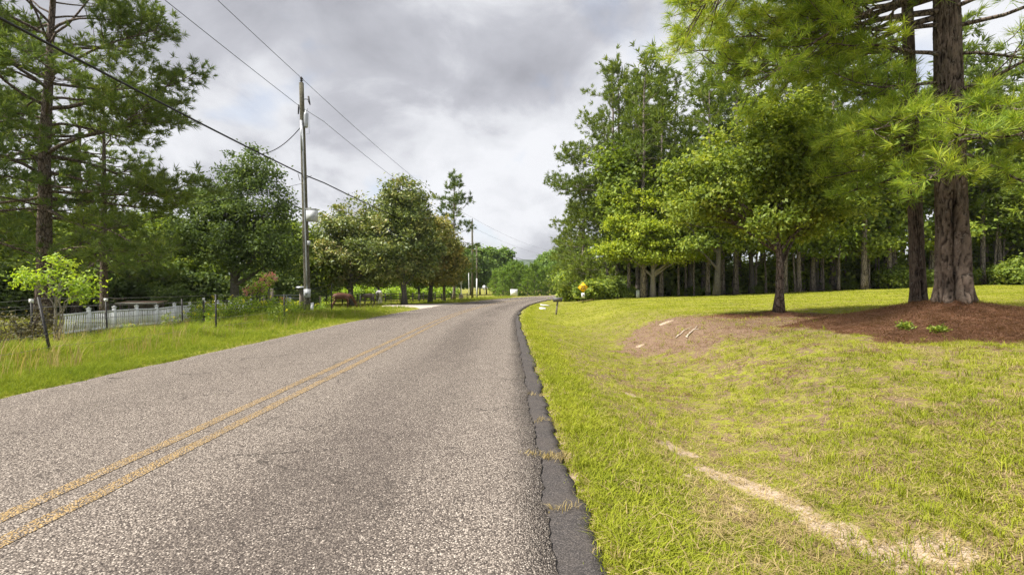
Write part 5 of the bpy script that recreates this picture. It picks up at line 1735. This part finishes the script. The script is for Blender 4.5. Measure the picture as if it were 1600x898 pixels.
def scatter(name, label, pts, scl, variants, m, seed):
    """one patch of grass: clump meshes set on points"""
    rg = np.random.default_rng(seed)
    n = len(pts)
    me = make_mesh(name, pts, [])
    rot = np.stack([rg.normal(size=n) * .12, rg.normal(size=n) * .12, rg.random(n) * 6.283], -1)
    for k, v, ty in (('rot', rot, 'FLOAT_VECTOR'), ('scl', scl, 'FLOAT'), ('pick', rg.integers(0, len(variants), n), 'INT')):
        a = me.attributes.new(k, ty, 'POINT')
        a.data.foreach_set('vector' if ty == 'FLOAT_VECTOR' else 'value', np.asarray(v, np.int32 if ty == 'INT' else np.float32).ravel())
    o = obj(name, me)
    tag(o, label, 'grass', None, 'stuff')
    ng = bpy.data.node_groups.new(name, 'GeometryNodeTree')
    ng.interface.new_socket('Geometry', in_out='INPUT', socket_type='NodeSocketGeometry')
    ng.interface.new_socket('Geometry', in_out='OUTPUT', socket_type='NodeSocketGeometry')
    N = ng.nodes; L = ng.links
    gi = N.new('NodeGroupInput'); go = N.new('NodeGroupOutput')
    g2i = N.new('GeometryNodeGeometryToInstance')
    for k, (V, F3, F4, rn) in enumerate(variants):
        vm = make_mesh(name + '_clump', V, [np.array(F4), np.array(F3)], {'rnd': rn}, m)
        src = bpy.data.objects.new(name + '_clump', vm)
        oi = N.new('GeometryNodeObjectInfo'); oi.inputs['Object'].default_value = src
        L.new(oi.outputs['Geometry'], g2i.inputs[0])
    ip = N.new('GeometryNodeInstanceOnPoints')
    L.new(gi.outputs[0], ip.inputs['Points']); L.new(g2i.outputs[0], ip.inputs['Instance'])
    ip.inputs['Pick Instance'].default_value = True
    for nm_, ty, sock in (('pick', 'INT', 'Instance Index'), ('rot', 'FLOAT_VECTOR', 'Rotation'), ('scl', 'FLOAT', 'Scale')):
        at = N.new('GeometryNodeInputNamedAttribute'); at.data_type = ty; at.inputs['Name'].default_value = nm_
        L.new(at.outputs['Attribute'], ip.inputs[sock])
    L.new(ip.outputs[0], go.inputs[0])
    md = o.modifiers.new('grass', 'NODES'); md.node_group = ng
    return o


def wedge(rg, n, px0, px1, d0, d1):
    px = rg.uniform(px0, px1, n); d = d0 * (d1 / d0) ** rg.random(n)
    x = (px - 800) / 750 * d
    return x * math.cos(YAW) + d * math.sin(YAW), d * math.cos(YAW) - x * math.sin(YAW), d


rg = np.random.default_rng(99)
# mown lawn
X, Y, D = wedge(rg, 345000, 780, 2200, 1.5, 44)
m, sa, fo, s, u = masks(X, Y)
pat = fbm(X * 1.7, Y * 1.7, seed=71, octs=3); pat2 = fbm(X * 5, Y * 5, seed=72, octs=2)
sa = np.clip(sa * 1.15, 0, .93)
keep = (u > EDGE_R - .05 + (pat2 - .5) * .42) & (fo < .4) & (rg.random(len(X)) > m * 1.25 - .12) & (rg.random(len(X)) > sa * 1.1) & (rg.random(len(X)) > masks.soil * .82)
dens = .10 + .58 * sstep(.42, .60, pat * .5 + pat2 * .5)
dens = np.maximum(dens, .75 * sstep(10, 20, D))
dens = np.maximum(dens, sstep(EDGE_R + 1.3, EDGE_R + .5, u) * .95)
keep &= rg.random(len(X)) < dens * np.interp(D, [2, 6, 14], [.62, .75, 1.])
X, Y, D, s, u = X[keep], Y[keep], D[keep], s[keep], u[keep]
Z = ground(X, Y, (s, u))
sc = (.75 + .6 * rg.random(len(X))) * np.interp(D, [2, 8, 20, 44], [.85, 1.05, 1.35, 1.9])
sc *= .80 + .38 * sstep(EDGE_R + 1.0, EDGE_R + .2, u)
lawn_v = [blade_clump(600 + k, 11, .07, .042, .0062, 1.25) for k in range(5)] + [blade_clump(610, 10, .1, .03, .007, 2.2), blade_clump(611, 9, .09, .026, .006, 3.0)]
scatter('lawn_grass', 'short mown grass covering the lawn and ditch', np.stack([X, Y, Z], -1), sc, lawn_v, M_lawn, 1)
NL = len(X)
# longer tufts and dry straws
X, Y, D = wedge(rg, 3500, 780, 1850, 1.8, 30)
m, sa, fo, s, u = masks(X, Y)
keep = (u > EDGE_R - .03) & (fo < .3) & (rg.random(len(X)) > m * .95) & (fbm(X * .9, Y * .9, seed=75, octs=3) + rg.random(len(X)) * .35 > .66)
X, Y, s, u, D = X[keep], Y[keep], s[keep], u[keep], D[keep]
scatter('grass_tufts', 'longer grass tufts standing up in the lawn', np.stack([X, Y, ground(X, Y, (s, u))], -1), .6 + .7 * rg.random(len(X)), [blade_clump(620 + k, 14, .06, .10, .006, .9) for k in range(4)], M_lawn, 2)
X, Y, D = wedge(rg, 16000, 780, 1850, 1.8, 20)
m, sa, fo, s, u = masks(X, Y)
keep = (u > EDGE_R + .0) & (fo < .3) & (m < .35)
X, Y, s, u, m = X[keep], Y[keep], s[keep], u[keep], m[keep]
scatter('dry_straw', 'dry straw and thatch lying in the lawn', np.stack([X, Y, ground(X, Y, (s, u)) + .004], -1), .6 + .8 * rg.random(len(X)), [blade_clump(630 + k, 9, .12, .028, .005, 5.0) for k in range(4)], M_dry, 3)
X, Y, D = wedge(rg, 70000, 960, 1800, 7.5, 20)
m, sa, fo, s, u = masks(X, Y)
keep = (rg.random(len(X)) < np.maximum(m * (m > .35), masks.soil * .2))
X, Y, s, u = X[keep], Y[keep], s[keep], u[keep]
scatter('pine_straw', 'brown pine straw covering the mound and bank under the trees', np.stack([X, Y, ground(X, Y, (s, u)) + .004], -1), .7 + .8 * rg.random(len(X)), [blade_clump(660 + k, 9, .12, .024, .006, 6.0) for k in range(4)], M_straw, 6)
# verge across the road
X, Y, D = wedge(rg, 150000, -260, 800, 5.0, 95)
s, u = road_su(X, Y)
w1 = fbm(X * .9, Y * .9, seed=76, octs=3)
edge_l = np.interp(s, sv, -3.72 + jl)
keep = (u < edge_l - .0) & (u > -30) & ~((s > 33.5) & (s < 45) & (u > np.interp(s, av, aw)))
keep &= rg.random(len(X)) < np.where(u > -9, 1, .75)
X, Y, D, s, u, w1 = X[keep], Y[keep], D[keep], s[keep], u[keep], w1[keep]
Z = ground(X, Y, (s, u))
back_ = -u
hgt = np.interp(back_, [3.7, 4.4, 5.2, 6.5, 9, 14, 20], [.16, .24, .38, .75, .95, .7, .5]) * (.45 + 1.1 * w1) * (.7 + .6 * rg.random(len(X)))
hgt *= np.interp(D, [6, 20, 60, 95], [.9, 1.0, 1.05, 1.2]) * np.where((back_ > 8.2) & (s < 26), .38, 1.) * np.where(s > 30, .6, 1.)
scatter('verge_grass', 'tall uncut grass on the verge and along the wire fences', np.stack([X, Y, Z], -1), hgt, [blade_clump(640 + k, 15, .12, .40, .013, .75) for k in range(6)], M_tallgrass, 4)
k_ = (back_ > 4.8) & (back_ < 13) & (rg.random(len(X)) < np.where(D < 30, .035, .015))
scatter('seed_stalks', 'pale dry seed stalks standing in the tall verge grass', np.stack([X, Y, Z], -1)[k_], .6 + .7 * rg.random(int(k_.sum())), [blade_clump(670 + q_, 5, .1, .52, .007, .35) for q_ in range(4)], M_dry, 7)
# grass creeping over the asphalt edge
P_ = []
for s0, u0, n_ in ((2.75, 3.5, 5), (3.75, 3.42, 16), (3.72, 3.55, 10), (4.9, 3.5, 5), (6.2, 3.48, 4), (2.2, 3.6, 4)):
    for k in range(n_):
        x, y = road_pt(s0 + rg.normal() * .04, u0 + rg.normal() * .09)
        P_.append((float(x), float(y), .012))
scatter('edge_weeds', 'dry grass growing from a crack across the asphalt edge', np.array(P_), .7 + .5 * rg.random(len(P_)), [blade_clump(650 + k, 10, .05, .05, .005, 1.2) for k in range(3)], M_dry, 5)
print('TRIS', TRI[0], sum(len(me.loop_triangles) for me in bpy.data.meshes if me.users), 'LAWN', NL, 'VERGE', len(X))

# ------------------------------------------------------------------ summer haze
hzb = MB().box((0, 1040, 58), (3200, 2140, 122)).mesh('haze', None)
hm = bpy.data.materials.new('haze_air')
hm.use_nodes = True
t_ = NT(hm.node_tree)
ho = t_.n('ShaderNodeOutputMaterial')
pv = t_.n('ShaderNodeVolumePrincipled', ins={'Color': (.90, .94, 1.0, 1), 'Density': .00016, 'Anisotropy': .2})
t_.l(pv.outputs[0], ho.inputs['Volume'])
hzb.materials.append(hm)
tag(obj('haze', hzb), 'thin summer haze over the far ridge', None, None, 'stuff')
S.cycles.volume_bounces = 0
